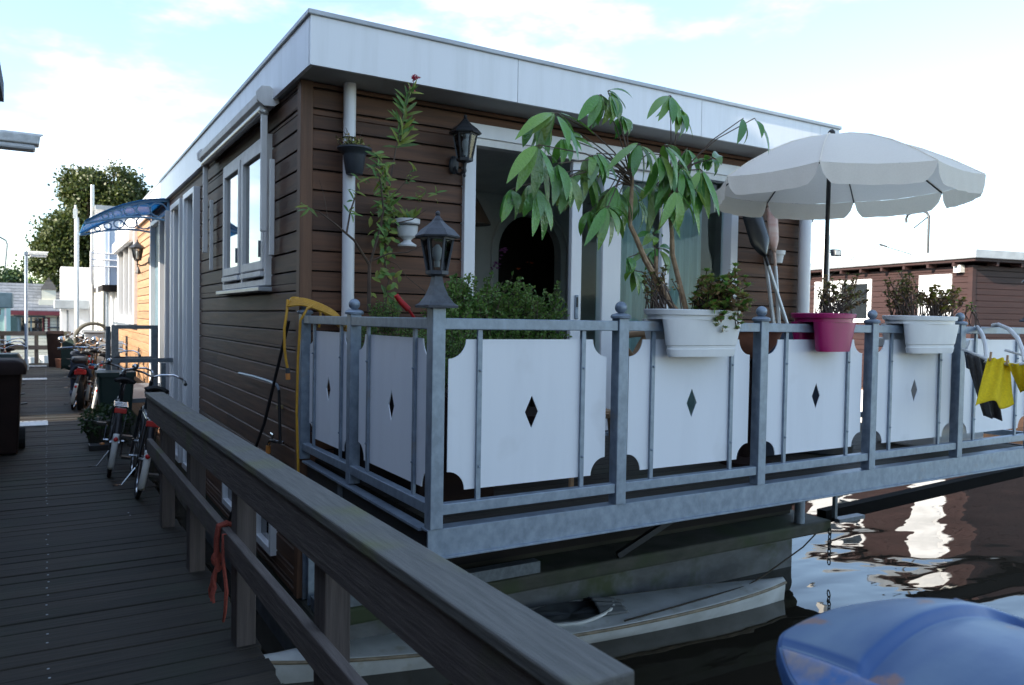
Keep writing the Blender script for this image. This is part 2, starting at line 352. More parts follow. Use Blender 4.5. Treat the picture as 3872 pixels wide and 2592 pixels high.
mk('tar',(.005,.005,.005),(.004,.004,.004),rough=.9,spec=.1)
mk('rust',(.17,.085,.045),(.09,.05,.035),rough=.8,scale=(3,3,6))
mk('turquoise_paint',(.38,.62,.60),(.32,.55,.54),rough=.5)
mk('cream_boards',(.70,.67,.56),(.62,.6,.5),rough=.6,scale=(3,3,3))
mk('roof_tile',(.20,.22,.25),(.14,.155,.175),rough=.6,scale=(5,5,5),island=.15)
mk('maroon_paint',(.16,.03,.04),rough=.5)
mk('brick',(.20,.10,.07),(.13,.065,.05),rough=.85,scale=(6,6,12))
mk('dark_glass',(.02,.025,.03),rough=.05,spec=.8)
mk('green_net',(.03,.32,.10),rough=.7)
mk('bank_grass',(.05,.085,.025),(.03,.055,.02),rough=.95,scale=(2,2,2))
mk('steel_grate',(.62,.63,.64),(.5,.5,.5),rough=.4,metal=.3)
mk('yellow_rubber',(.75,.55,.04),rough=.5); mk('sky_blue_plastic',(.25,.5,.75),rough=.5)
mk('lamp_white',(.72,.72,.68),(.5,.5,.46),rough=.4,scale=(14,14,14))
mk('wicker',(.10,.095,.075),(.05,.05,.04),rough=.8,scale=(50,50,50))
mk('blond_wood',(.45,.29,.16),(.33,.2,.11),rough=.5,scale=(4,4,20))

# ------------------------------------------------------------------ setting: water, banks, pier
def water_mat():
    m=bpy.data.materials.new('canal_water'); m.use_nodes=True; nt=m.node_tree; N=nt.nodes; L=nt.links; b=N['Principled BSDF']; M['water']=m
    b.inputs['Base Color'].default_value=(.026,.022,.016,1); b.inputs['Roughness'].default_value=.02; b.inputs['IOR'].default_value=1.33; b.inputs['Specular IOR Level'].default_value=.9
    tc=N.new('ShaderNodeTexCoord'); h=None
    for sc,det,wt,rot in (((.5,1.0,1),1.0,1.0,.5),((1.7,3.0,1),1.5,.075,.3)):
        mp=N.new('ShaderNodeMapping'); mp.inputs['Scale'].default_value=sc; mp.inputs['Rotation'].default_value=(0,0,rot)
        n=N.new('ShaderNodeTexNoise'); n.inputs['Scale'].default_value=1.; n.inputs['Detail'].default_value=det; n.inputs['Distortion'].default_value=.6
        L.new(tc.outputs['Object'],mp.inputs[0]); L.new(mp.outputs[0],n.inputs[0])
        ml=N.new('ShaderNodeMath'); ml.operation='MULTIPLY'; ml.inputs[1].default_value=wt; L.new(n.outputs[0],ml.inputs[0])
        if h is None: h=ml.outputs[0]
        else:
            ad=N.new('ShaderNodeMath'); ad.operation='ADD'; L.new(h,ad.inputs[0]); L.new(ml.outputs[0],ad.inputs[1]); h=ad.outputs[0]
    bp=N.new('ShaderNodeBump'); bp.inputs['Strength'].default_value=.55; bp.inputs['Distance'].default_value=.10
    L.new(h,bp.inputs['Height']); L.new(bp.outputs[0],b.inputs['Normal'])
water_mat()
WZ=-1.12
tag(MB().quad((-60,-60,WZ),(150,-60,WZ),(150,120,WZ),(-60,120,WZ)).build('water','water',org=(0,0,WZ)),kind='structure')
tag(MB().box((-900,46.5,-2),(900,1500,-.55)).build('far_bank','bank_grass'),kind='structure')

def pier_x(y): return .933-.0047*y   # right edge of the pier
mb=MB(); y=-2.4; k=0
while y<28.9:
    hgt=random.uniform(-.004,.004); e=pier_x(y)+random.uniform(-.012,.012)
    x1=e if y>1.15 else 2.6
    cuts=[-1.25,0.0,x1]
    mb.box((-1.25,y,-.045+hgt),(x1,y+.139,hgt)); y+=.147
pier=mb.build('pier_deck','pier_wood',bevel=.004,org=(0,13,0)); tag(pier,kind='structure')
mb=MB()
for x in (-1.1,-.05,.72): mb.box((x,-2.3,-.28),(x+.14,28.8,-.05))
mb.box((.95,-2.3,-.28),(1.09,1.2,-.05)); mb.box((2.4,-2.3,-.28),(2.54,1.2,-.05))
for y in range(0,29,4):
    for x in (-1.0,.6): mb.lathe([(.13,-2.2),(.13,-.28)],(x,y+.8,0),10)
tag(mb.build('pier_beams','post_wood',org=(0,13,-2)),kind='structure')
mb=MB()   # nail heads along the joists
for i in range(205):
    y=-2.33+i*.147
    for x in (.008,.62-.009*y*.5,-.95):
        if random.random()<(.7 if abs(x)<.1 else .22): mb.lathe([(.006,.004),(.006,.0065)],(x+random.uniform(-.006,.006),y+random.uniform(-.03,.03),0),6)
tag(mb.build('pier_nails','bin_grey',org=(0,13,0)),kind='structure')
for i,(y,lab) in enumerate([(13.25,'white ribbed anti-slip strip lying in the sunlit band of the pier'),(22.0,'pale anti-slip strip on the shaded pier, second from the near end'),(27.2,'farthest pale anti-slip strip near the end of the pier')]):
    mb=MB()
    for j in range(13): mb.box((-.98+j*.078,y-.27,.006),(-.98+j*.078+.062,y+.27,.018))
    mb.box((-.99,y-.26,.0055),(.03,y+.26,.012))
    one(mb,'grip_strip','steel_grate',lab,'grip strip','anti-slip strips on the pier')

# ------------------------------------------------------------------ pier railing (timber)
def rx(y): return .962-.0178*y    # outer edge of the cap
t=thing('timber_railing','weathered timber railing with a flat cap running along the pier edge','railing',(.9,4,0))
def rb(y0,y1,xo0,xo1,z0,z1): # skewed box following the rail
    q=[]
    for z in (z0,z1): q+=[(rx(y0)+xo0,y0,z),(rx(y0)+xo1,y0,z),(rx(y1)+xo1,y1,z),(rx(y1)+xo0,y1,z)]
    return q
FB=[(0,3,2,1),(4,5,6,7),(0,1,5,4),(1,2,6,5),(2,3,7,6),(3,0,4,7)]
Y0,Y1=1.10,6.98
MB().add(rb(Y0,Y1,-.142,.0,.964,1.0),FB).build('cap_board','rail_cap_wood',t,bevel=.006)
MB().add(rb(Y0+.02,Y1,-.126,-.086,.80,.962),FB).build('side_board','rail_wood',t,bevel=.004)
q=rb(Y0+.02,Y1,-.126,-.086,.40,.52)
q=[(x,y,z+.017*(y-Y0)) for x,y,z in q]
MB().add(q,FB).build('lower_board','rail_wood',t,bevel=.005)
for y in (1.55,2.62,3.95,5.25,6.45):
    MB().add(rb(y,y+.12,-.084,.012,-1.3,.962),FB).build('post','post_wood',t,bevel=.006)
# red rope knotted over the lower board
yb=4.10; xb=rx(yb)-.106
RZ=.11
mb=MB()
for q in range(3):
    o=.014*q; pts=[(xb+.052,yb+o,.40-q*.03),(xb+.045,yb+o,.46),(xb+.01,yb+o,.475),(xb-.03,yb+o,.465),(xb-.04,yb+o,.40),(xb-.042,yb+o-.01,.30),(xb-.04+.01*q,yb+o-.015,.24)]
    mb.tube(pts,.012,7)
mb.ball((xb-.04,yb+.01,.30),.028,8,6,1.4)
for q in range(5):
    z=.27; x=xb-.04; yy=yb+.01
    pts=[(x,yy,z)]+[(x-.006*i+random.uniform(-.008,.008),yy-.012*i*(q-1.5)*.5+random.uniform(-.006,.006),z-.034*i) for i in range(1,6)]
    mb.tube(pts,.0075,6)
for q in range(2):
    pts=[(xb+.055,yb-.10,.44),(xb-.035,yb-.12,.455),(xb-.04,yb-.14-.03*q,.34),(xb-.03,yb-.17-.04*q,.20),(xb-.03,yb-.15-.02*q,.08),(xb-.03,yb-.12,.02)]
    mb.tube(pts,.006,6)
for p in mb.v: p.z+=RZ
one(mb,'rope','rope_red','frayed red rope knotted over the lower board of the timber railing','rope')

# ------------------------------------------------------------------ main houseboat
WX,FY,XR,YB=1.635,5.80,7.26,22.8
ZB,ZT=-.49,3.40
HB=thing('houseboat','brown boarded flat-roofed houseboat with a white fascia and a railed terrace','houseboat',(4.5,5.4,WZ))
# openings: left wall (y0,y1,z0,z1)
win=(6.68,8.52,1.90,3.17); nar=[(10.24,11.12,-.40,3.22),(11.42,12.35,-.40,3.22)]; dor=(12.9,14.95,.45,3.22); ow=(17.85,22.1,1.41,3.40-.06)
lows=[(7.82,8.50,-.33,.11),(6.45,7.04,-.34,.09)]
opsL=[win]+nar+[dor,ow]+lows
siding('x',WX+.022,FY+.085,14.9,ZB,ZT,.152,opsL,-1,ref=.02).build('side_siding','siding_side',HB)
siding('x',WX+.022,14.953,YB,ZB,ZT,.152,opsL,-1,ref=.02).build('far_siding','siding_fresh_sunlit',HB)
backing('x',WX+.024,FY+.05,YB,ZB,ZT,opsL,-1).build('side_wall','backing',HB)
door=(3.0,6.17,.60,3.16)   # front opening x0,x1,z0,z1
siding('y',FY+.022,WX+.085,XR-.03,.45,ZT,.152,[door],-1,ref=.02).build('front_siding','siding_front',HB)
backing('y',FY+.024,WX+.05,XR-.03,-.45,ZT,[door],-1).build('front_wall','backing',HB)
MB().box((WX-.012,FY-.012,ZB),(WX+.082,FY+.082,ZT)).build('corner_board','corner_board',HB,bevel=.005)
MB().box((XR-.03,FY,-.4),(XR,YB,ZT)).box((WX+.15,YB-.1,-.4),(XR-.03,YB,ZT)).build('rear_wall','siding_side',HB)
MB().box((WX+.03,FY+.15,.30),(XR-.04,YB-.11,.45)).build('floor','room_floor',HB)
# roof
rx0,rx1,ry0,ry1=1.573,7.295,5.396,22.9
fz0,fz1=3.394,3.735
mb=MB(); 
js=[rx0,3.26,5.28,6.98,rx1]
for a,b in zip(js[:-1],js[1:]): mb.box((a+.003,ry0,fz0),(b-.003,ry0+.03,fz1))
mb.build('front_fascia','fascia_white',HB)
mb=MB(); js=[ry0+.031,8.4,11.5,14.6,17.7,20.8,ry1]
for a,b in zip(js[:-1],js[1:]): mb.box((rx0,a+.002,fz0),(rx0+.03,b-.002,fz1))
mb.box((rx1-.03,ry0+.031,fz0),(rx1,ry1,fz1)); mb.build('side_fascia','fascia_white',HB)
MB().box((rx0+.032,ry0+.032,fz0+.012),(rx1-.032,ry1,fz0+.05)).build('soffit','soffit',HB)
MB().box((rx0+.031,ry0+.031,fz0+.1),(rx1-.031,ry1,fz1-.05)).build('roof','roof_felt',HB)
mb=MB(); mb.box((rx0-.018,ry0-.018,fz1),(rx1+.018,ry0+.06,fz1+.036)).box((rx0-.018,ry0+.061,fz1),(rx0+.06,ry1,fz1+.036)).box((rx1-.06,ry0+.061,fz1),(rx1+.018,ry1,fz1+.036))
mb.build('roof_trim','roof_metal',HB,bevel=.006)
MB().tube([(6.95,6.2,3.6),(6.95,6.2,3.84)],.07,12).lathe([(.10,3.83),(.10,3.86),(.02,3.90)],(6.95,6.2,0),12).build('roof_vent','lantern_grey',HB,smooth=True)
# white downpipes
for x,y,nm in ((1.972,FY-.085,'downpipe'),(7.17,FY-.10,'downpipe')):
    p=MB().tube([(x,y,.60),(x,y,fz0+.01)],.047 if x<3 else .066,20).build(nm,'white_pipe',HB,smooth=True)
MB().tube([(7.30,FY+.03,-.3),(7.30,FY+.03,2.72)],.055,14).build('downpipe','lantern_grey',HB,smooth=True)
MB().lathe([(.05,2.70),(.06,2.74),(.105,2.80),(.125,2.95),(.125,3.0)],(7.30,FY+.03,0),18).build('rain_hopper','lantern_grey',HB,smooth=True)

# windows in the side wall
def wframe(y0,y1,z0,z1,t,parent,out=.05,mat='white_frame',name='window',dz=None):
    x=WX-out; mb=MB()
    mb.box((x,y0,z0),(WX+.09,y0+t,z1)).box((x,y1-t,z0),(WX+.09,y1,z1)).box((x,y0+t,z1-t),(WX+.09,y1-t,z1)).box((x,y0+t,z0),(WX+.09,y1-t,z0+t))
    return mb
y0,y1,z0,z1=win; f=wframe(y0,y1,z0,z1,.055,HB).build('window','white_dirty',HB,bevel=.006)
ym=(y0+y1)/2+.03
MB().box((WX-.045,ym-.035,z0+.055),(WX+.06,ym+.035,z1-.055)).build('mullion','white_dirty',f,bevel=.005)
for a,b in ((y0+.058,ym-.037),(ym+.037,y1-.058)):
    lo,hi=z0+.14,z1-.06; t=.075; x=WX-.062
    MB().box((x,a,lo),(WX+.03,a+t,hi)).box((x,b-t,lo),(WX+.03,b,hi)).box((x,a+t,hi-t),(WX+.03,b-t,hi)).box((x,a+t,lo),(WX+.03,b-t,lo+t)).build('sash','white_dirty',f,bevel=.006)
    MB().box((WX-.03,a+t,lo+t),(WX-.015,b-t,hi-t)).build('pane','glass_mirror',f)
    MB().box((WX-.075,a+.02,z0+.08),(WX+.02,b-.02,z0+.125)).build('vent_bar','white_dirty',f,bevel=.004)
    MB().beam((WX-.08,a+.03,lo+.10),(WX-.08,a+.03,lo+.24),.012,.02).build('hinge','galvanised_dark',f)
MB().box((WX-.11,y0-.02,z0-.05),(WX+.01,y1+.04,z0-.012)).build('sill','roof_metal',f,bevel=.006)
for (y0,y1,z0,z1) in nar:
    f=wframe(y0,y1,z0,z1,.075,HB,out=.075).build('narrow_window','white_frame',HB,bevel=.006)
    MB().box((WX+.02,y0+.075,z0+.075),(WX+.035,y1-.075,z1-.075)).build('pane','glass_mirror',f)
    MB().box((WX-.04,y0+.075,z0+.075),(WX+.05,y0+.15,z1-.075)).box((WX-.04,y1-.15,z0+.075),(WX+.05,y1-.075,z1-.075)).build('sash','white_frame',f,bevel=.004)
y0,y1,z0,z1=dor; ym=13.75
d=wframe(y0,y1,z0,z1,.075,HB,out=.07).box((WX-.06,ym-.05,z0+.075),(WX+.08,ym+.05,z1-.075)).build('entrance','white_frame',HB,bevel=.006)
MB().box((WX+.01,ym+.05,z0+.075),(WX+.06,y1-.075,z1-.075)).build('door','door_teal',d,bevel=.004)
MB().box((WX+.02,y0+.075,z0+.075),(WX+.035,ym-.05,z1-.075)).build('side_pane','glass_mirror',d)
y0,y1,z0,z1=ow; f=wframe(y0,y1,z0,z1,.16,HB,out=.07).build('wide_window','white_frame',HB,bevel=.008)
for a,b in ((y0+.16,y0+1.3),(y0+1.36,y0+2.6),(y0+2.66,y1-.16)): MB().box((WX+.01,a,z0+.16),(WX+.025,b,z1-.16)).build('pane','glass_mirror',f)
for a in (1.3,2.6): MB().box((WX-.05,y0+a,z0+.16),(WX+.06,y0+a+.06,z1-.16)).build('mullion','white_frame',f)
MB().box((WX-.19,y0+.02,z1-.22),(WX-.072,y1-.02,z1+.03)).build('shutter_box','white_frame',f,bevel=.03)
MB().box((WX-.16,y0-.03,z0-.05),(WX,y1+.03,z0-.003)).build('sill','galvanised_dark',f)
for (y0,y1,z0,z1) in lows:
    f=wframe(y0,y1,z0,z1,.06,HB,out=.05).build('low_window','white_frame',HB,bevel=.004)
    MB().box((WX+.0,y0+.06,z0+.06),(WX+.015,y1-.06,z1-.06)).build('pane','dark_glass',f)
# sliding door in the front wall
y=FY; x0,x1,z0,z1=door
fr=MB().box((x0-.02,y-.045,z0),(x0+.085,y+.10,z1-.0)).box((x1-.08,y-.045,z0),(x1+.02,y+.10,z1)).box((x0-.02,y-.05,z1),(x1+.02,y+.10,z1+.115)).build('sliding_door','white_frame',HB,bevel=.006)
MB().box((x0+.085,y-.032,z1-.06),(x1-.08,y+.08,z1-.002)).build('track','white_dirty',fr)
MB().box((x0-.02,y-.05,z0-.05),(x1+.02,y+.12,z0)).build('threshold','galvanised',fr)
s0,s1=4.115,5.30    # the slid panel
g=MB(); yy=y+.015
g.box((s0,yy,z0+.01),(s0+.115,yy+.05,z1-.062)).box((s1-.10,yy,z0+.01),(s1,yy+.05,z1-.062)).box((s0+.115,yy,z1-.16),(s1-.10,yy+.05,z1-.062)).box((s0+.115,yy,z0+.01),(s1-.10,yy+.05,z0+.12))
sp=g.build('sliding_panel','white_frame',fr,bevel=.005)
MB().box((4.155,y-.002,1.66),(4.195,y+.014,1.88)).build('door_handle','galvanised',fr,bevel=.006)
MB().box((4.168,y-.010,1.77),(4.182,y-.002,1.86)).build('handle_slot','black_metal',fr)
g=MB(); yy=y+.068; f0=4.47
g.box((f0,yy-.06,z0+.01),(f0+.215,yy+.04,z1-.062)); g.build('fixed_post','white_frame',fr,bevel=.005)
MB().box((5.25,yy-.05,z0+.01),(5.31,yy+.03,z1-.062)).build('middle_post','galvanised_dark',fr)
MB().quad((f0+.2,yy+.0,z0+.05),(x1-.08,yy+.0,z0+.05),(x1-.08,yy+.0,z1-.06),(f0+.2,yy+.0,z1-.06)).build('pane','glass',fr)
MB().quad((s0+.115,y+.035,z0+.12),(f0,y+.035,z0+.12),(f0,y+.035,z1-.16),(s0+.115,y+.035,z1-.16)).build('pane','glass',fr)
def curt(x0,x1,ph):
    return MB().sheet(lambda u,v:(lerp(x0,x1,u)+.004*math.sin(60*u*(x1-x0)+ph),FY+.22+.022*math.sin(u*(x1-x0)*42+ph)+.012*math.sin(u*(x1-x0)*97),lerp(.62,3.08,v)),int((x1-x0)*60),3)
for a,b,p in ((4.55,5.24,0),(5.36,5.96,1.7)): curt(a,b,p).build('curtain','curtain',HB,smooth=True)
# room behind the door
mb=MB(); ry=9.6
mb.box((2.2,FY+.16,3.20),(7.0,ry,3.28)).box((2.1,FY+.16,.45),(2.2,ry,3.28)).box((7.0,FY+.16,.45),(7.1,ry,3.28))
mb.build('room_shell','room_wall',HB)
# arch wall
cx_,aw,ah=5.305,.47,2.50
top=[(cx_+aw*math.cos(a),ry-1.2,ah+aw*math.sin(a)) for a in [math.pi*i/20 for i in range(21)]]
poly=[(7.0,ry-1.2,.45),(7.0,ry-1.2,3.2),(2.2,ry-1.2,3.2),(2.2,ry-1.2,.45),(cx_-aw,ry-1.2,.45)]+top[::-1]+[(cx_+aw,ry-1.2,.45)]
MB().prism(poly,(0,.15,0)).build('arch_wall','room_wall',HB)
rim=[(cx_-aw-.10,ry-1.225,.5)]+[(cx_-(aw+.10)*math.cos(math.pi*i/20),ry-1.225,ah+(aw+.10)*math.sin(math.pi*i/20)) for i in range(21)]+[(cx_+aw+.10,ry-1.225,.5)]
MB().tube(rim,.022,6).build('arch_trim','room_wall',HB)
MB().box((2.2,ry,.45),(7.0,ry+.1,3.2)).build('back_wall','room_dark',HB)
# hull
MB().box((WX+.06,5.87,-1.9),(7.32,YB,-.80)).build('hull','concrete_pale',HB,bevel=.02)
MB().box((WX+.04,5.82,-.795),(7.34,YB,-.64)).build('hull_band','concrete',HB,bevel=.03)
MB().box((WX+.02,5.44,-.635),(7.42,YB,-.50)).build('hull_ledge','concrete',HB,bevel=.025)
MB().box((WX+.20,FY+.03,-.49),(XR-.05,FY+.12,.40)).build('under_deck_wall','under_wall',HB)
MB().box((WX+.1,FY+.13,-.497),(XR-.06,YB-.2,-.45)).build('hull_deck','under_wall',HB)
# terrace frame
TX0,TX1,TY=1.640,7.63,3.515
mb=MB(); z0,z1=.437,.583
for (a,b) in (((TX0,TY),(TX1,TY)),):
    mb.box((a[0],TY,z0),(b[0],TY+.012,z1)).box((a[0],TY+.012,z1-.012),(b[0],TY+.085,z1)).box((a[0],TY-.02,z0-.006),(b[0],TY+.085,z0+.006))
mb.build('front_beam','galvanised',HB,bevel=.002)
MB().box((TX0+.03,TY+.09,z0),(TX0+.042,FY-.1,z1-.02)).build('side_beam','black_metal',HB); MB().box((TX0-.012,TY+.086,z1-.02),(TX0+.05,FY-.1,z1-.006)).build('side_flange','galvanised',HB)
MB().box((TX1-.012,TY+.09,z0),(TX1,FY-.03,z1)).build('side_beam','galvanised_dark',HB)
mb=MB(); y=TY+.10
while y<FY-.06: mb.box((TX0+.10,y,.545),(TX1-.02,y+.135,.573)); y+=.142
mb.build('terrace_boards','pier_wood',HB)
mb=MB()
for x in (2.86,4.04,5.22,6.4): mb.box((x-.04,TY+.09,.42),(x+.04,FY-.02,.543))
mb.box((TX0+.02,4.9,.40),(TX1-.02,4.98,.543)); mb.build('deck_joists','galvanised_dark',HB)
# supports
MB().box((1.66,5.62,-.49),(1.80,5.64,.43)).box((1.72,5.64,-.49),(1.74,5.76,.43)).box((1.66,5.76,-.49),(1.80,5.78,.43)).build('support_post','galvanised',HB)
MB().box((1.66,5.46,-.498),(3.6,5.56,-.40)).build('support_foot','galvanised_dark',HB)
MB().tube([(6.98,5.52,-.497),(6.98,5.52,.43)],.055,14).build('support_pipe','galvanised',HB,smooth=True)
for a,b in (((4.45,5.48,-.48),(6.05,5.05,.44)),((2.1,5.48,-.48),(3.2,5.0,.44))): MB().beam(a,b,.05,.05).build('strut','black_metal',HB)
MB().beam((7.45,5.6,-.50),(11.7,5.6,-.36),.12,.14).build('mooring_boom','tar',HB)
MB().box((7.36,5.36,-.50),(7.40,5.40,.40)).box((7.36,5.30,-.50),(7.80,5.40,-.46)).build('mooring_bracket','galvanised_dark',HB)

# ------------------------------------------------------------------ terrace railing
TR=thing('terrace_railing','galvanised terrace railing with ball finials and white panels with diamond cut-outs','railing',(4.6,3.54,.57))
ZR=1.65
def post(x,y,ball=True,z0=.585,ztop=1.665):
    h=.036; p=MB().box((x-h,y-h,z0),(x+h,y+h,ztop)).build('post','galvanised',TR,bevel=.004)
    if ball: MB().lathe([(.036,ztop-.004),(.058,ztop),(.060,ztop+.012),(.052,ztop+.022),(.040,ztop+.026),(.024,ztop+.030)],(x,y,0),16).ball((x,y,ztop+.062),.036,16,10).build('ball_finial','galvanised',p,smooth=True)
    return p
PX=[1.683+1.18*k for k in range(6)]; PX[4]=6.375; PX[5]=7.55
for k,x in enumerate(PX): post(x,3.54,0<k<5,ztop=1.665 if 0<k<5 else 1.70)
LY=[3.54,4.75,5.745]; LXs=[1.683,1.683,1.655]
post(LXs[1],LY[1]); post(LXs[2],LY[2])
def panel(P,nw,wd,tn,a0,a1,z0=.762,z1=1.542,r=.10):
    # P(a,d,z): along, depth, height
    def arc(ca,cz,a_0,a_1): return [(ca+r*math.cos(lerp(a_0,a_1,i/8)),cz+r*math.sin(lerp(a_0,a_1,i/8))) for i in range(9)]
    am=(a0+a1)/2; zm=(z0+z1)/2-.005; dw,dh=.043,.09; pi=math.pi
    BL=arc(a0,z0,0,pi/2); TL=arc(a0,z1,-pi/2,0); TRr=arc(a1,z1,pi,1.5*pi); BR=arc(a1,z0,pi/2,pi)
    lft=[(am,z0)]+BL+TL+[(am,z1)]; rgt=[(am,z1)]+TRr+BR+[(am,z0)]
    Lp=lft+[(am,zm+dh),(am-dw,zm),(am,zm-dh)]; Rp=rgt+[(am,zm-dh),(am+dw,zm),(am,zm+dh)]
    mb=MB(); th=.006
    for poly in (Lp,Rp):
        for d in (0,th):
            o=len(mb.v); mb.v+=[Vector(P(a,d,z)) for a,z in poly]; mb.f.append(tuple(range(o,o+len(poly))))
    outer=lft[:-1]+rgt[:-1]; dia=[(am,zm+dh),(am-dw,zm),(am,zm-dh),(am+dw,zm)]
    for lp in (outer,dia):
        n=len(lp)
        for i in range(n):
            p,q=lp[i],lp[(i+1)%n]; mb.quad(P(*[p[0],0,p[1]]),P(q[0],0,q[1]),P(q[0],th,q[1]),P(p[0],th,p[1]))
    mb.build('panel','white_panel',TR)
def bay(P,a0,a1):
    """rails and balusters between two posts"""
    def bx(mb,s0,s1,d0,d1,z0,z1):
        q=[P(s0,d0,z0),P(s1,d0,z0),P(s1,d1,z0),P(s0,d1,z0),P(s0,d0,z1),P(s1,d0,z1),P(s1,d1,z1),P(s0,d1,z1)]; mb.add(q,FB)
    for z0,z1 in ((1.592,1.650),(.651,.707)):
        mb=MB(); bx(mb,a0+.037,a1-.037,-.026,.026,z0,z1); mb.build('rail','galvanised',TR,bevel=.004)
    w_=a1-a0
    for s in (a0+w_*.212,a1-w_*.225):
        mb=MB(); bx(mb,s-.013,s+.013,-.008,.008,.7075,1.5915)
        for zz in (.88,1.38): 
            q=P(s,-.012,zz); mb.ball(q,.007,6,4)
        mb.build('baluster','galvanised',TR)
    panel(lambda a,d,z:P(a,d+.010,z),0,0,0,a0+.077,a1-.090)
for a,b in zip(PX[:-1],PX[1:]): bay(lambda s,d,z:(s,3.54+d,z),a,b)
def PL(s,d,z):
    t=(s-LY[0])/(LY[2]-LY[0]); return (lerp(1.683,LXs[2],max(0,t)**2)+d,s,z)
for a,b in zip(LY[:-1],LY[1:]): bay(PL,a,b)
mb=MB(); mb.box((7.549,3.58,1.592),(7.601,5.75,1.65)).box((7.549,3.58,.651),(7.601,5.75,.707)).build('rail','galvanised',TR)

# ------------------------------------------------------------------ lanterns
def lantern_body(t,c,s=1.,gl='lantern_glass',mat='lantern_grey'):
    """hexagonal lantern, c is the centre of the underside of the glass body"""
    c=Vector(c); ph=R(30)
    hb=.165*s; rb_,rt_=.052*s,.082*s
    f=MB().lathe([(.02*s,-.03*s),(rb_+.006*s,-.018*s),(rb_+.008*s,0)],c,6,ph)
    for k in range(6):
        a=ph+k*math.pi/3; f.beam(c+Vector((rb_*math.cos(a),rb_*math.sin(a),0)),c+Vector((rt_*math.cos(a),rt_*math.sin(a),hb)),.010*s,.010*s)
    f.lathe([(rt_+.004*s,hb-.006*s),(rt_+.006*s,hb+.006*s)],c,6,ph)
    fr_=f.build('lamp_frame',mat,t)
    MB().lathe([(rb_-.002*s,.002*s),(rt_-.002*s,hb-.008*s)],c,6,ph).build('lamp_glass',gl,t)
    MB().lathe([(.014*s,.02*s),(.016*s,.05*s)],c,10).build('lamp_socket','white_plastic',t)
    MB().lathe([(.014*s,.052*s),(.024*s,.075*s),(.024*s,.115*s),(.008*s,.135*s)],c,12).build('bulb','white_plastic',t,smooth=True)
    MB().lathe([(.112*s,hb+.004*s),(.116*s,hb+.012*s),(.085*s,hb+.045*s),(.050*s,hb+.070*s),(.030*s,hb+.088*s),(.024*s,hb+.098*s)],c,6,ph).build('lamp_roof',mat,t)
    MB().lathe([(.024*s,hb+.098*s),(.014*s,hb+.108*s),(.012*s,hb+.116*s)],c,10).ball(c+Vector((0,0,hb+.128*s)),.013*s,10,8).build('finial',mat,t,smooth=True)
def post_lantern(label,c):
    c=Vector(c); t=thing('post_lantern',label,'lantern',c,'lanterns on the terrace railing corner posts')
    q=math.sqrt(2)
    MB().lathe([(.080*q,0),(.082*q,.012),(.066*q,.024),(.044*q,.062),(.028*q,.11),(.022*q,.145),(.02*q,.158)],c,4,R(45)).build('base','lantern_grey',t)
    lantern_body(t,c+Vector((0,0,.185)),.98); return t
PLN=post_lantern('dark grey six-sided lantern with a flared base on the near corner post of the railing',(1.683,3.54,1.700))
dup(PLN,(7.55,3.54,1.700),label='dark grey lantern on the far right corner post, cut by the edge of the frame')
def wall_lantern(label,c,rz):
    t=thing('wall_lantern',label,'lantern',(0,0,0),'lanterns on the houseboat walls')
    # bracket in local space: the wall lies towards +y
    MB().lathe([(.058,0),(.062,.006),(.05,.018),(.03,.026)],(0,0,0),14,0,.75,1.25).build('wall_plate','black_metal',t).matrix_local=Matrix.Translation((0,.20,-.02))@Matrix.Rotation(R(90),4,'X')
    MB().tube([(0,.19,-.03),(0,.13,-.10),(0,.06,-.115),(0,.0,-.085),(0,0,-.03)],.012,8).build('arm','black_metal',t,smooth=True)
    MB().lathe([(.004,-.15),(.012,-.135),(.006,-.12),(.016,-.10),(.010,-.07),(.02,-.03)],(0,0,0),10).build('drop_finial','black_metal',t,smooth=True)
    lantern_body(t,(0,0,0),1.15,mat='black_metal'); t.location=c; t.rotation_euler=(0,0,rz); return t
WLN=wall_lantern('black wall lantern on the front boards beside the sliding door frame',(2.885,FY-.22,2.93),0)
dup(WLN,(WX-.21,15.55,2.62),rz=R(-90),label='black wall lantern on the side wall next to the entrance under the blue canopy')
MB_=MB().lathe([(.05,0),(.05,.02),(.02,.10),(.01,.14)],(WX-.07,16.9,2.42),10)
one(MB_,'door_bell','black_metal','small dark bell shape hanging on the orange lit side wall','bell')

# ------------------------------------------------------------------ awning and door canopy on the side wall
t=thing('window_awning','rolled up white awning cassette with folded arms above the near side window','awning',(WX-.1,7.7,2.4))
y0,y1=6.42,9.28
ys=[]; prof=[(0,0),(-.02,.07),(-.07,.11),(-.13,.105),(-.165,.06),(-.16,-.0),(-.11,-.035),(-.04,-.03)]
MB().prism([(WX-.008+d,y0+.03,3.37+z) for d,z in prof],(0,y1-y0-.06,0)).build('cassette','white_dirty',t,bevel=.008)
for a in (y0,y1-.028): MB().prism([(WX-.006+d*1.12,a,3.368+z*1.12) for d,z in prof],(0,.028,0)).build('end_cap','white_dirty',t,bevel=.004)
MB().tube([(WX-.13,y0+.05,3.315),(WX-.13,y1-.05,3.315)],.028,10).build('front_bar','aluminium',t,smooth=True)
for a in (y0+.06,y1-.10):
    MB().box((WX-.135,a,2.33),(WX-.085,a+.045,3.30)).build('arm','white_dirty',t,bevel=.008)
    MB().box((WX-.065,a-.012,2.14),(WX-.028,a+.03,2.92)).build('arm_guide','white_dirty',t,bevel=.006)
    MB().ball((WX-.11,a+.022,3.30),.04,12,8).build('arm_joint','aluminium',t,smooth=True)

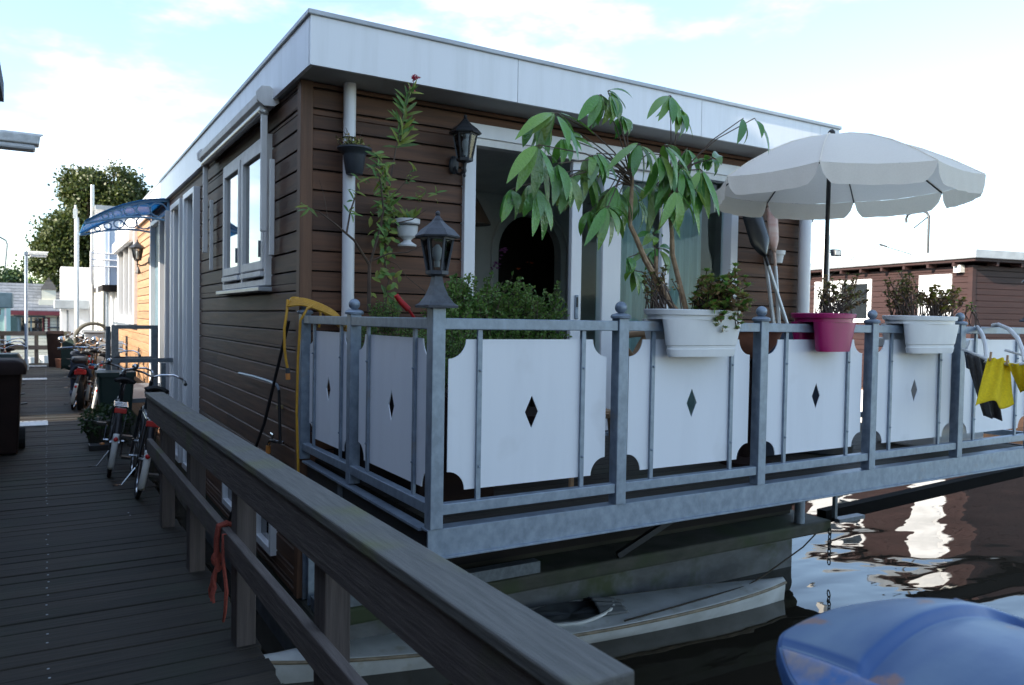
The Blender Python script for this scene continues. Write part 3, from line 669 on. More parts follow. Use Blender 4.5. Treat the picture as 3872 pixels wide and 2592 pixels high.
t=thing('door_canopy','arched blue translucent canopy over the entrance in the side wall','canopy',(WX,13.8,3.0))
def cz(q): return 3.40-.42*q**1.9
xo=lambda q: WX-.02-1.12*q
MB().sheet(lambda u,v:(xo(v),lerp(12.95,15.15,u),cz(v)),2,14).build('canopy_sheet','canopy_blue',t,smooth=True,solid=.012)
for yb in (13.0,15.05):
    mb=MB()
    top=[(xo(i/14),yb,cz(i/14)-.025) for i in range(15)]; low=[(xo(i/14),yb,cz(i/14)-.025-.30*(1-i/14)**.8-.01) for i in range(15)]
    mb.tube(top,.02,6); mb.tube(low,.018,6); mb.box((WX-.03,yb-.025,3.02),(WX,yb+.025,3.40))
    for q,r in ((.12,.11),(.30,.09),(.47,.072),(.62,.055),(.76,.04)):
        zc=cz(q)-.025-.15*(1-q)**.8-.005; mb.tube([(xo(q)+r*1.1*math.cos(k*math.pi/6),yb,zc+r*.95*math.sin(k*math.pi/6)) for k in range(12)],.013,5,closed=True)
    mb.build('canopy_bracket','canopy_arm',t)

# ------------------------------------------------------------------ pots, planters, plants
def loft(secs,n=40,pw=3.2):
    """secs: (cx,cy,hx,hy,z)"""
    mb=MB(); m=len(secs)
    for cx,cy,hx,hy,z in secs:
        for k in range(n):
            a=2*math.pi*k/n; c_,s_=math.cos(a),math.sin(a)
            mb.v.append(Vector((cx+hx*math.copysign(abs(c_)**(2/pw),c_),cy+hy*math.copysign(abs(s_)**(2/pw),s_),z)))
    for i in range(m-1):
        for k in range(n): mb.f.append((i*n+k,i*n+(k+1)%n,(i+1)*n+(k+1)%n,(i+1)*n+k))
    mb.f.append(tuple(range(n))[::-1]); mb.f.append(tuple((m-1)*n+k for k in range(n)))
    return mb
def planter(name_label,cx,hx,hyt,mat,ztop=1.725,zbot=1.442,taper=.80,pw=3.2,rib=True):
    t=thing('railing_planter',name_label,'planter',(cx,3.54,zbot),'planters straddling the terrace railing')
    hw=hyt/2-.018
    # front and rear legs of the saddle pot, then the joined upper body with its rolled rim
    for sgn,nm in ((-1,'front_body'),(1,'rear_body')):
        cy0=3.54+sgn*(.034+hw); k=lambda z:(z-zbot)/(ztop-zbot)
        ss=[]
        for z in (zbot,zbot+.012,zbot+.045,zbot+.05,zbot+.065,zbot+.07,zbot+.12,zbot+.17,1.664):
            q=k(z); g=.006 if (rib and abs(z-zbot-.0575)<.009) else 0
            ss.append((cx,cy0-sgn*.012*(1-q),hx*lerp(taper,1,q)-g-(.006 if z==zbot else 0),hw*lerp(.86,1,q)-g,z))
        loft(ss,pw=pw).build(nm,mat,t,smooth=True)
    def sec(z,o): return (cx,3.54,hx*lerp(taper,1,(z-zbot)/(ztop-zbot))+o,hyt+o,z)
    loft([sec(1.6645,0),sec(ztop-.035,.0),sec(ztop-.032,.014),sec(ztop-.004,.017),sec(ztop,.012),sec(ztop+.001,-.008),sec(ztop-.018,-.012)],pw=pw).build('rim_body',mat,t,smooth=True)
    loft([sec(ztop-.020,-.014),sec(ztop-.016,-.014)],pw=pw).build('soil','soil',t)
    return t
planter('large white planter hooked over the railing with tall glossy leaved plant',3.43,.335,.155,'white_pot',pw=2.5)
planter('small magenta planter hooked over the railing under the parasol',4.67,.215,.16,'magenta_pot',zbot=1.462,taper=.74,pw=2.6,rib=False)
planter('white planter hooked over the railing nearest the yellow cloths',5.83,.36,.16,'white_pot',pw=2.5)

def rosette(mb,c,r,n=12,up_=(0,0,1),flat=.45):
    c=Vector(c); a0=random.random()*6
    for i in range(n):
        a=a0+i*2.4; q=(i+.5)/n; el=lerp(1.25,.05,q**.8); rr=r*lerp(.45,1.,q)
        d=Vector((math.cos(a)*math.cos(el),math.sin(a)*math.cos(el),math.sin(el)))
        mb.leaf(c,c+d*rr,r*.42,(0,0,1),sag=r*.06,seg=3,fold=.2)
def succulent(label,cx,ctr,rad,n,leafmat,droop=0,wdead=.4,rs=.035,stemz=1.70,sp=.25,deadmat='leaf_dead'):
    t=thing('bushy_succulent',label,'plant',(cx,3.54,1.70),'succulents in the railing planters')
    st,lf,dd=MB(),MB(),MB(); ctr=Vector(ctr)
    for i in range(n):
        while True:
            o=Vector((random.uniform(-1,1),random.uniform(-1,1),random.uniform(-1,1)))
            if o.length<1: break
        tip=ctr+Vector((o.x*rad[0],o.y*rad[1],o.z*rad[2]))
        b=Vector((cx+(tip.x-cx)*.55+random.uniform(-.03,.03),3.54+random.uniform(-.09,.09),stemz))
        mid=(b+tip)/2+Vector((random.uniform(-.03,.03),random.uniform(-.03,.03),.03)); 
        st.tube([b,b.lerp(mid,.6)+Vector((0,0,.01)),mid,tip],[.0045,.004,.0035,.003],5)
        rosette(lf,tip,rs*random.uniform(.7,1.25),random.randint(9,13))
        for _ in range(int(wdead*10)):
            q=random.uniform(.35,.97); p=mid.lerp(tip,q)+Vector((random.gauss(0,.012),random.gauss(0,.012),random.gauss(0,.012)))
            if random.random()<.3: lf.mini(p,rs*.8,.55)
            else: dd.mini(p,rs*random.uniform(.5,.9),.55)
    st.build('stem','dead_stem',t); lf.build('leaf_rosette',leafmat,t); dd.build('dead_leaf',deadmat,t)
    return t
succulent('green rosetted succulent spilling over the right end of the large white planter',3.60,(3.595,3.450,1.798),(.225,.17,.22),130,'leaf_sedum',wdead=.6,rs=.052)
succulent('sparse dry succulent with bare stems on the left of the large white planter',3.25,(3.121,3.560,1.897),(.15,.09,.14),26,'leaf_sedum_dry',wdead=.6,rs=.032)
succulent('wispy brownish green succulent growing in the small magenta planter',4.66,(4.857,3.520,1.881),(.24,.13,.15),62,'leaf_sedum_dry',wdead=1.0,rs=.036)
succulent('brown twiggy succulent on the left half of the white planter nearest the cloths',5.70,(5.612,3.540,1.896),(.22,.12,.17),50,'leaf_sedum_dry',wdead=1.0,rs=.036)
succulent('yellowish succulent on the right half of the white planter nearest the cloths',5.98,(6.072,3.520,1.868),(.24,.12,.11),80,'leaf_sedum_yellow',wdead=.7,rs=.042)
succulent('single small sprig rising behind the railing beside the yellow cloths',6.65,(6.574,3.560,1.806),(.05,.04,.05),6,'leaf_sedum',wdead=.5,rs=.03,stemz=1.63)

# tall glossy plant
t=thing('umbrella_plant','tall plant with drooping glossy leaves on bare stems in the large white planter','plant',(3.43,3.54,1.705))
s1=[(3.30,3.55,1.70),(3.056,3.560,2.012),(2.989,3.570,2.142),(2.948,3.580,2.217),(2.956,3.580,2.358),(2.961,3.580,2.544)]
s2=[(3.40,3.56,1.70),(3.288,3.580,2.058),(3.278,3.580,2.194),(3.270,3.600,2.341),(3.283,3.600,2.503)]
s3=[(3.34,3.56,1.70),(3.156,3.570,1.851),(3.155,3.580,2.043)]
for s,r in ((s1,[.020,.017,.015,.014,.012,.009]),(s2,[.017,.015,.013,.012,.008]),(s3,[.016,.014,.011])): MB().tube(s,r,8).build('trunk','stem_tan',t,smooth=True)
a1,a2=Vector(s1[-1]),Vector(s2[-1])
hubs=[ # petiole origin, hub, leaf tips
(a1,(2.224,3.300,2.700),[(1.946,3.220,2.518),(2.061,3.260,2.567),(2.149,3.320,2.523),(2.370,3.360,2.608),(2.544,3.420,2.660)]),
(a1,(2.596,3.420,2.881),[(2.391,3.340,2.695),(2.485,3.380,2.683),(2.589,3.460,2.786),(2.701,3.520,2.797),(2.597,3.440,2.725)]),
(a1,(2.827,3.660,2.996),[(2.958,3.600,2.960),(2.913,3.660,2.881),(3.005,3.720,2.936),(2.947,3.760,2.952)]),
(a2,(3.242,3.580,3.018),[(3.018,3.520,2.836),(3.117,3.540,2.843),(3.296,3.560,2.834),(3.444,3.600,2.798),(3.236,3.700,2.918)]),
(a2,(3.677,3.400,2.907),[(3.585,3.360,2.736)]),
(a2,(3.730,3.360,2.906),[(3.807,3.320,2.696)]),
(a1,(2.085,3.240,2.511),[(1.865,3.160,2.295),(1.950,3.220,2.274),(2.072,3.260,2.253),(2.178,3.300,2.212),(2.303,3.360,2.367),(2.051,3.300,2.397)]),
(a1,(2.377,3.460,2.631),[(2.452,3.400,2.555),(2.560,3.440,2.591),(2.554,3.500,2.619)]),
(a1,(2.118,3.300,2.310),[(2.057,3.240,2.070),(2.162,3.320,2.065),(2.237,3.340,2.133),(2.108,3.360,2.199)]),
(a1,(2.367,3.360,2.404),[(2.262,3.300,2.199),(2.415,3.360,2.229),(2.533,3.420,2.368),(2.409,3.440,2.290),(2.320,3.460,2.284)]),
(a1,(2.590,3.440,2.566),[(2.496,3.380,2.364),(2.745,3.460,2.430),(2.624,3.400,2.449),(2.722,3.550,2.422)]),
(a1,(2.912,3.460,2.662),[(2.622,3.380,2.463),(2.835,3.420,2.468),(3.006,3.520,2.539),(2.892,3.600,2.601),(3.047,3.600,2.462)]),
(a2,(3.077,3.440,2.675),[(3.117,3.380,2.447),(3.305,3.460,2.501),(3.164,3.560,2.564),(3.385,3.640,2.650)]),
(a2,(3.266,3.500,2.589),[(3.427,3.440,2.304),(3.400,3.480,2.194),(3.076,3.500,2.328),(3.177,3.460,2.231),(3.421,3.600,2.403)]),
(a1,(2.677,3.440,2.286),[(2.466,3.360,2.054),(2.598,3.420,2.042),(2.698,3.460,2.072),(2.844,3.520,2.128),(2.646,3.540,2.176),(2.816,3.440,2.179)]),
(a2,(3.515,3.500,2.655),[(3.513,3.420,2.605),(3.520,3.480,2.575),(3.517,3.560,2.649),(3.685,3.600,2.696)]),
(a2,(3.389,3.460,2.573),[(3.483,3.400,2.302),(3.460,3.460,2.293),(3.391,3.500,2.268),(3.598,3.540,2.412)]),
(a1,(3.048,3.700,2.477),[(2.910,3.660,2.253),(3.020,3.720,2.236),(3.220,3.760,2.305),(3.208,3.700,2.395)]),
(a2,(3.283,3.740,2.523),[(3.206,3.720,2.332),(3.412,3.780,2.356),(3.208,3.800,2.407),(3.382,3.700,2.411)]),
(a1,(2.793,3.520,2.425),[(2.677,3.460,2.185),(2.784,3.500,2.167),(2.929,3.560,2.229),(2.681,3.540,2.238)]),
(a1,(2.636,3.600,2.510),[(2.580,3.580,2.293),(2.703,3.620,2.294),(2.520,3.600,2.364),(2.774,3.640,2.348)]),
(a2,(3.468,3.660,2.746),[(3.433,3.640,2.524),(3.585,3.680,2.529),(3.410,3.700,2.580)]),
(a2,(3.146,3.400,2.414),[(2.995,3.360,2.200),(3.153,3.400,2.185),(3.297,3.420,2.229)]),
(Vector(s3[-1]),(3.148,3.600,2.171),[(3.016,3.540,2.095),(3.212,3.600,2.159),(3.133,3.620,2.204),(3.025,3.600,2.147)]),
(Vector(s3[1]),(3.210,3.620,2.096),[(2.972,3.580,1.986),(3.109,3.620,1.963),(3.307,3.620,2.086),(3.324,3.600,2.004)]),
]
for o,h,tips in list(hubs):   # younger clusters beside the big ones
    if len(tips)<4: continue
    h=Vector(h)
    for _ in range(1):
        g=h+Vector((random.gauss(0,.09),random.gauss(.08,.10),random.uniform(-.16,.03))); ln_=sum((Vector(x)-h).length for x in tips)/len(tips)*random.uniform(.75,1.05); tt=[]
        for _k in range(random.randint(3,5)):
            a=random.uniform(0,6.28); tt.append(g+Vector((math.cos(a)*.38,math.sin(a)*.4,-random.uniform(.6,1.2))).normalized()*ln_*random.uniform(.8,1.1))
        hubs.append((o,g,tt))
pt,lf=MB(),MB()
for o,h,tips in hubs:
    h=Vector(h); o=Vector(o)-Vector((0,0,random.uniform(0,.10))); m_=o.lerp(h,.55)+Vector((0,0,.06))
    pt.tube([o,o.lerp(m_,.5)+Vector((0,0,.02)),m_,h],[.005,.004,.0035,.003],5)
    for tp in tips:
        tp=Vector(tp); d=(tp-h); st=h+d*.12+Vector((0,0,.012)); pt.tube([h,st],.002,4)
        n=Vector((-d.x,-d.y,0))*.6+Vector((random.gauss(0,.15),-.6+random.gauss(0,.25),.8))
        lf.leaf(st,h+d*1.06,random.uniform(.046,.056)*(1.1 if d.length>.2 else 1.),n,sag=random.uniform(.01,.03),seg=7,fold=.22)
    dl=sum((Vector(x)-h).length for x in tips)/len(tips)
    for _ in range(3 if len(tips)>2 else 1):
        a=random.uniform(0,6.28); d=Vector((math.cos(a)*.5,math.sin(a)*.6+.1,-random.uniform(.6,1.5))).normalized()*dl*random.uniform(.65,1.1)
        lf.leaf(h+d*.1,h+d,random.uniform(.044,.055),Vector((-d.x,-d.y,0))*.6+Vector((0,-.5,.8)),sag=.02,seg=7,fold=.22)
pt.build('leaf_stalk','twig',t); lf.build('leaf','leaf_big',t,smooth=True)

# hanging pot on the left downpipe
c=(1.972,5.60,(1.852,5.600,2.705)[2]); hh=(1.850,5.600,2.896)[2]-c[2]
t=thing('hanging_pot','charcoal hanging pot with a wide rim strapped to the left downpipe','plant pot',c)
MB().lathe([(.055,0),(.062,.006),(.066,.03),(.068,.032),(.082,hh*.72),(.088,hh*.8),(.115,hh*.9),(.128,hh*.97),(.128,hh+.006),(.118,hh+.004),(.104,hh-.012)],c,28).build('pot_body','charcoal_pot',t,smooth=True)
MB().lathe([(.10,hh-.02),(.10,hh-.014)],c,20).build('soil','soil',t)
MB().tube([(c[0]+.052*math.cos(a),FY-.085+.052*math.sin(a),c[2]+hh+.10) for a in [i*math.pi/8 for i in range(16)]],.005,5,closed=True).build('strap','black_metal',t)
t=thing('potted_herb','low dry greenish herb in the charcoal pot on the left downpipe','plant',(c[0],c[1],c[2]+hh))
a,b=MB(),MB()
for i in range(46):
    r=random.uniform(0,.085); an=random.uniform(0,6.28); p=Vector((c[0]+r*math.cos(an),c[1]+r*math.sin(an),c[2]+hh-.02)); q=p+Vector((random.gauss(0,.04)-.01,random.gauss(0,.03),random.uniform(.04,.09)*(1 if r>.05 else 1.2)))
    a.tube([p,q],.002,4)
    for _ in range(6): b.mini(p.lerp(q,random.uniform(.4,1.1))+Vector((random.gauss(0,.01),random.gauss(0,.01),random.gauss(0,.01))),.028,.6)
for x in (-.05,-.03,.03):
    p=Vector((c[0]+x,c[1],c[2]+hh)); a.tube([p,p+Vector((x*.4,0,.10)),p+Vector((x*1.2,.01,.15))],.002,4)
a.build('stem','dead_stem',t); b.build('leaf','leaf_sedum_dry',t)

# white urn and small pot on the front wall
c=(2.43,5.66,(2.389,5.660,2.204)[2])
t=thing('wall_urn','small white footed urn hung on the front boards behind the near lantern','plant pot',c)
MB().lathe([(.072,0),(.074,.012),(.06,.022),(.034,.038),(.030,.05),(.045,.066),(.07,.078),(.078,.10),(.086,.17),(.087,.172),(.098,.178),(.100,.212),(.094,.214),(.088,.20)],c,24).build('urn_body','white_pot',t,smooth=True)
MB().lathe([(.085,.195),(.085,.20)],c,16).build('soil','soil',t)
MB().tube([(c[0]+.093*math.cos(a),c[1]+.093*math.sin(a),c[2]+.165) for a in [i*math.pi/8 for i in range(17)]],.004,5).tube([(c[0],c[1]+.09,c[2]+.165),(c[0],FY-.002,c[2]+.165)],.005,5).build('hook_ring','black_metal',t)
t=thing('urn_plant','small yellowish leafed plant in the white footed urn','plant',(c[0],c[1],c[2]+.2))
b=MB()
for i in range(34): 
    p=Vector((c[0]+random.gauss(0,.035),c[1]+random.gauss(0,.03),c[2]+.2)); b.leaf(p,p+Vector((random.gauss(0,.05),random.gauss(-.01,.04),random.uniform(.03,.11))),.03,(0,-1,.5),sag=.01,seg=3)
b.build('leaf','leaf_oleander',t)
c=(6.72,5.70,(6.801,5.700,2.295)[2])
t=thing('wall_pot','small plain white pot with a rim hung on the front boards beside the paddles','plant pot',c)
MB().lathe([(.055,0),(.060,.004),(.074,.088),(.086,.09),(.090,.132),(.084,.134),(.076,.12)],c,22).build('pot_body','white_pot',t,smooth=True)
MB().lathe([(.07,.11),(.07,.118)],c,16).build('soil','soil',t)
MB().tube([(c[0],c[1]+.075,c[2]+.1),(c[0],FY-.002,c[2]+.12)],.005,5).build('hook_ring','black_metal',t)

# oleander
t=thing('oleander','thin branching oleander with one pink flower in front of the front wall','plant',(1.930,5.150,1.684))
st,lf=MB(),MB(); Y_=5.15
base=Vector((1.930,5.150,1.684)); 
br=[([base,Vector((1.930,5.150,1.868)),Vector((1.931,5.150,2.009))],[.014,.013,.012]),
([(1.931,5.150,2.009),(1.802,5.100,2.167),(1.655,5.050,2.259),(1.524,5.000,2.329),(1.454,5.000,2.340)],[.010,.008,.006,.004,.003]),
([(1.739,5.080,2.206),(1.772,5.100,2.362),(1.808,5.100,2.472),(1.830,5.100,2.564)],[.007,.006,.005,.003]),
([(1.931,5.150,2.009),(2.031,5.200,2.283),(2.096,5.200,2.606),(2.139,5.200,2.861),(2.185,5.200,3.084),(2.239,5.200,3.280),(2.267,5.200,3.337)],[.010,.008,.006,.005,.004,.003,.003]),
([(1.931,5.150,2.009),(1.962,5.120,2.143),(2.010,5.100,2.382),(1.968,5.050,2.571),(1.929,5.050,2.692)],[.009,.007,.006,.004,.003]),
([(1.936,5.150,2.033),(2.052,5.100,2.092),(2.170,5.050,2.105),(2.288,5.000,2.164)],[.008,.006,.005,.003]),
([(2.102,5.180,2.305),(2.229,5.100,2.345),(2.323,5.050,2.422)],[.005,.004,.002]),
([(2.127,5.200,2.515),(2.206,5.150,2.629),(2.250,5.150,2.708)],[.004,.003,.002]),
([(1.595,5.030,2.287),(1.558,5.000,2.435),(1.525,5.000,2.535)],[.003,.002,.001])]
for p,r in br: st.tube(p,r,6)
st.build('branch','twig',t,smooth=True)
def olv(p,k,ln,upb=.5,spread=1.):
    p=Vector(p)
    for i in range(k):
        d=Vector((random.gauss(0,1)*spread,random.gauss(0,.8)*spread,random.gauss(upb,.5))).normalized()
        lf.leaf(p+Vector((random.gauss(0,.012),random.gauss(0,.012),random.gauss(0,.02))),p+d*ln*random.uniform(.7,1.15),ln*.17,(random.gauss(0,.4),-1,.4),sag=.008,seg=4)
for k in range(11):
    q=k/10; a=Vector((2.159,5.200,2.856)).lerp(Vector((2.235,5.200,3.251)),q); olv(a,4,.15 if q<.9 else .11,.75)
for k in range(12):
    q=k/11; a=Vector((1.978,5.080,2.739)).lerp(Vector((2.085,5.150,2.357)),q); olv(a,6,.12,-.05)
for p in ((1.830,5.100,2.564),(1.799,5.100,2.462),(1.763,5.100,2.361),(2.250,5.150,2.690),(2.238,5.150,2.632),(1.929,5.050,2.657),(2.308,5.100,2.520),(2.257,5.100,2.506),(2.401,5.100,2.529)): olv(p,5,.09,.1)
olv((1.446,5.000,2.348),6,.10,-.5); olv((2.183,5.200,2.934),3,.14,.2); olv((1.953,5.100,2.250),4,.11,-.3)
lf.build('leaf','leaf_oleander',t)
fl=MB()
for i in range(26): 
    p=Vector((2.271,5.200,3.360))+Vector((random.gauss(0,.012),random.gauss(0,.012),random.gauss(0,.010))); rosette(fl,p,.022,5)
for i in range(6): fl.mini(Vector((2.264,5.200,3.293))+Vector((random.gauss(0,.02),0,random.gauss(0,.015))),.02)
fl.build('flower','petal_pink',t)
# climbing vine on the front wall
t=thing('wall_vine','leafy climbing vine trailing down the front boards beside the oleander','plant',(2.215,5.600,1.750))
st,lf=MB(),MB(); pts=[Vector(p) for p in ((2.207,5.550,1.709),(2.256,5.600,1.933),(2.235,5.650,2.097),(2.267,5.680,2.264),(2.225,5.700,2.425),(2.240,5.700,2.590))]
st.tube(pts,.007,6); st.tube([pts[2],(2.320,5.600,2.058),(2.409,5.600,1.960),(2.522,5.500,1.848)],.003,5); st.build('stem','twig',t)
for i in range(95):
    k=random.uniform(0,4.99); p=pts[int(k)].lerp(pts[int(k)+1],k%1); wd=.11-.012*k
    p=p+Vector((random.gauss(0,wd*.6),random.gauss(-.03,.03),random.gauss(0,.04))); d=Vector((random.gauss(0,.6),random.gauss(-.3,.3),random.gauss(-.7,.5))).normalized()
    lf.leaf(p,p+d*random.uniform(.05,.09),.036,(0,-1,.5),sag=.006,seg=3)
lf.build('leaf','leaf_oleander',t)

# feathery green shrubs behind the railing
def sprigs(label,name,centers,leaf,n,ln,msz,loc,mp_=14):
    t=thing(name,label,'shrub',loc); st,lf=MB(),MB()
    for i in range(n):
        c,r=random.choices(centers,[q[1][0]*q[1][2] for q in centers])[0]; c=Vector(c)
        while True:
            o=Vector((random.uniform(-1,1),random.uniform(-1,1),random.uniform(-1,1)))
            if .25<o.length<1: break
        tip=c+Vector((o.x*r[0],o.y*r[1],o.z*r[2])); d=(Vector((o.x*.6,o.y*.5,.9))+Vector((random.gauss(0,.25),random.gauss(0,.25),0))).normalized(); b=tip-d*ln*random.uniform(.8,1.4)
        st.tube([b,tip],.0022,3)
        for k in range(mp_):
            q=random.uniform(.15,1.04); p=b.lerp(tip,q); a=Vector((random.gauss(0,1),random.gauss(0,1),random.gauss(.5,.6))).normalized()*msz*(1.1-.4*q)
            e=a.cross(Vector((random.gauss(0,1),random.gauss(0,1),random.gauss(0,1)))).normalized()*msz*.22; o_=len(lf.v)
            lf.v+= [p,p+a*.5+e,p+a,p+a*.5-e]; lf.f.append((o_,o_+1,o_+2,o_+3))
    st.build('twig','twig',t); lf.build('leaf',leaf,t); return t
Bc=[((2.534,4.700,1.677),(.36,.34,.32)),((2.282,4.600,1.708),(.20,.25,.26)),((2.744,4.700,1.737),(.26,.3,.24)),((2.875,4.700,1.683),(.24,.25,.24)),((2.405,4.650,1.782),(.12,.14,.16)),((3.098,4.700,1.745),(.18,.18,.14)),((3.188,4.700,1.872),(.045,.06,.09)),((2.861,4.600,1.499),(.40,.3,.20)),((2.166,4.600,1.775),(.10,.1,.08)),((2.136,4.300,1.509),(.20,.2,.28))]
sprigs('large feathery green shrub behind the near front panels of the railing','feathery_shrub',Bc,'leaf_bush',900,.11,.038,(2.589,4.600,1.301))
Bs=[((2.02,4.75,1.52),(.20,.42,.13)),((1.95,5.25,1.50),(.14,.3,.11)),((2.05,4.2,1.48),(.22,.3,.13)),((2.1,4.7,1.35),(.24,.6,.15)),((1.958,4.900,1.685),(.13,.15,.10))]
sprigs('low bright green herb bushes behind the side panels of the railing','low_herb',Bs,'leaf_bush',620,.08,.024,(2.02,4.7,1.2))
t=thing('planter_trough','dark trough of soil behind the side panels of the railing','trough',(2.05,4.7,.58))
MB().box((1.80,4.0,.58),(2.3,5.5,1.20)).build('trough_box','bin_brown',t,bevel=.01)
MB().box((1.83,4.03,1.201),(2.27,5.47,1.22)).build('soil','soil',t)
t=thing('shrub_tub','dark tub under the large feathery shrub','plant pot',(2.95,4.62,.58))
MB().lathe([(.20,0),(.22,.01),(.27,.38),(.285,.385),(.285,.42),(.26,.42)],(2.95,4.62,.58),22).build('pot_body','bin_brown',t,smooth=True)
one(MB().tube([(2.027,4.900,1.798),(2.056,4.900,1.762),(2.112,4.880,1.702)],[.018,.02,.021],10).tube([(2.112,4.880,1.702),(2.162,4.860,1.626)],.010,8),'tool_handle','red_handle','red tool handle sticking up out of the green bushes','garden tool',smooth=True)

# ------------------------------------------------------------------ parasol
PCx,PCy,PR,PZ=5.83,4.30,1.07,2.85
t=thing('parasol','cream parasol with a scalloped valance standing open on the terrace','parasol',(5.66,4.28,.58))
apx=Vector((PCx-.12,PCy,PZ+.40)); vs=[]
for k in range(8):
    a=R(37-8+45*k+8-8); vs.append(Vector((PCx+PR*math.cos(a),PCy+PR*math.sin(a),PZ)))
def rib(k,q):  # curved rib
    e=vs[k%8]; p=apx.lerp(e,q); p.z=apx.z-(apx.z-PZ)*(q**1.75); return p
cn=MB()
for k in range(8):
    for j in range(8):
        q0,q1=j/8,(j+1)/8
        for i in range(4):
            def pt_(q,s):
                p=rib(k,q).lerp(rib(k+1,q),s); p.z-=.035*q*math.sin(math.pi*s)*.6; return p
            cn.quad(pt_(q0,i/4),pt_(q0,(i+1)/4),pt_(q1,(i+1)/4),pt_(q1,i/4))
cnp=cn.build('canopy','umbrella_cloth',t,smooth=True)
bm=bmesh.new(); bm.from_mesh(cnp.data); bmesh.ops.remove_doubles(bm,verts=bm.verts,dist=.0005); bmesh.ops.recalc_face_normals(bm,faces=bm.faces); bm.to_mesh(cnp.data); bm.free()
for k in range(8):
    def val(u,v):
        p=rib(k,1).lerp(rib(k+1,1),u); p.z-=.035*math.sin(math.pi*u)*.6; n=Vector((p.x-PCx,p.y-PCy,0)).normalized()
        edge=min(1,min(u,1-u)*9)**.5; dp=.155*edge+.002*math.sin(u*23+k)
        return p+n*(.005*math.sin(u*31+k*2)*v+.006*v)-Vector((0,0,dp*v))
    MB().sheet(val,28,4).build('valance','umbrella_cloth',cnp,smooth=True)
MB().tube([(5.66,4.28,.60),(5.665,4.285,1.6),(apx.x-.03,apx.y-.01,apx.z-.02)],[.020,.020,.017],12).build('pole','black_metal',t,smooth=True)
for k in range(8): MB().tube([rib(k,q)-Vector((0,0,.012)) for q in (.04,.3,.6,.85,1)],.006,6).build('rib','black_metal',t)
for k in range(8): MB().tube([rib(k,q)+Vector((0,0,.003)) for q in (.02,.2,.4,.6,.8,1)],.0045,5).build('seam','umbrella_cloth',cnp,smooth=True)
MB().lathe([(.012,0),(.03,.005),(.03,.03),(.012,.05)],(apx.x,apx.y,apx.z),12).build('finial','black_plastic',t,smooth=True)
MB().lathe([(.24,0),(.25,.01),(.25,.07),(.06,.10),(.035,.30)],(5.66,4.28,.575),20).build('foot','charcoal_pot',t,smooth=True)

# ------------------------------------------------------------------ paddles, box, bowl, chair on the terrace
def paddle(label,pb,pt2,bl,mat_b,split,w_,nm='paddle',grip='aluminium'):
    pb,pt2=Vector(pb),Vector(pt2); d=(pt2-pb).normalized(); L_=(pt2-pb).length; t=thing(nm,label,'paddle',pb,'paddles leaning on the front wall')
    MB().tube([pb,pb+d*split],.019,12).build('shaft_sleeve',grip,t,smooth=True)
    MB().tube([pb+d*split,pt2-d*bl*.15],.0155,12).build('shaft','black_plastic' if mat_b=='paddle_black' else mat_b,t,smooth=True)
    sdv=d.cross(Vector((0.25,1,0))).normalized(); n=sdv.cross(d)
    def bf(u,v):
        h=w_/2*min(1,(v*3.2)**.7)*(1-.25*max(0,v-.75)*4*max(0,v-.75))
        return pt2-d*bl*(1-v)*1.+sdv*h*(u*2-1)+n*(.035*(u*2-1)**2-.02-.02*v)
    MB().sheet(bf,8,14).build('blade',mat_b,t,smooth=True,solid=.012)
paddle('black bladed paddle leaning crosswise against the front boards under the parasol',(6.487,5.350,1.649),(6.203,5.620,2.824),.52,'paddle_black',.62,.23)
paddle('pinkish wooden bladed paddle leaning behind the black paddle',(6.427,5.400,1.648),(6.624,5.700,2.869),.50,'paddle_wood',.62,.13)
one(MB().tube([(6.407,5.450,1.647),(6.413,5.600,2.401)],.019,12),'pole','aluminium','pale metal pole leaning beside the paddles behind the railing','pole',smooth=True)
t=thing('storage_box','dark navy storage box behind the railing next to the magenta planter','box',(5.0,4.5,.575))
MB().box((4.70,4.25,.575),(5.80,4.75,1.585)).build('box_body','navy_cloth',t,bevel=.02); MB().box((4.68,4.23,1.586),(5.82,4.77,1.625)).build('lid','navy_cloth',t,bevel=.012)
c=(4.60,4.15,1.38)
t=thing('terracotta_bowl','shallow terracotta bowl on a stand behind the railing post','plant pot',(c[0],c[1],.575))
MB().lathe([(.10,0),(.13,.02),(.22,.13),(.245,.20),(.27,.205),(.27,.235),(.25,.235)],c,26).build('bowl','terracotta',t,smooth=True)
MB().lathe([(.20,.576),(.20,.60),(.05,.63),(.05,1.33),(.14,1.37),(.14,1.379)],(c[0],c[1],0),16).build('stand','bin_brown',t)
t=thing('wooden_chair','pale bentwood chair with a curved back behind the second railing post','chair',(3.0,4.05,.575))
hoop=[(2.72,3.96,1.05),(3.246,3.980,1.050),(3.262,3.980,1.258),(3.310,3.980,1.379),(3.387,3.980,1.484),(3.453,3.980,1.568),(3.569,3.980,1.591),(3.2,3.97,1.55),(3.32,3.96,1.40),(3.36,3.96,1.05)]
MB().tube(hoop,[.018,.018,.02,.022,.026,.028,.026,.024,.02,.018],10).build('back_hoop','blond_wood',t,smooth=True)
MB().lathe([(.22,1.02),(.225,1.03),(.225,1.05),(.20,1.06)],(3.04,4.16,0),20).build('seat','blond_wood',t,smooth=True)
for x,y in ((2.86,4.0),(3.22,4.0),(2.86,4.34),(3.22,4.34)): MB().tube([(x,y,.58),(lerp(x,3.04,.2),lerp(y,4.16,.2),1.02)],.017,8).build('leg','blond_wood',t,smooth=True)
t=thing('white_crate','white plastic box with a dark gap under its lid behind the last railing bay','box',(6.95,4.1,.575))
MB().box((6.60,3.85,.575),(7.40,4.4,1.42)).build('crate_body','white_plastic',t,bevel=.02); MB().box((6.58,3.83,1.45),(7.42,4.42,1.54)).build('lid','white_plastic',t,bevel=.02)

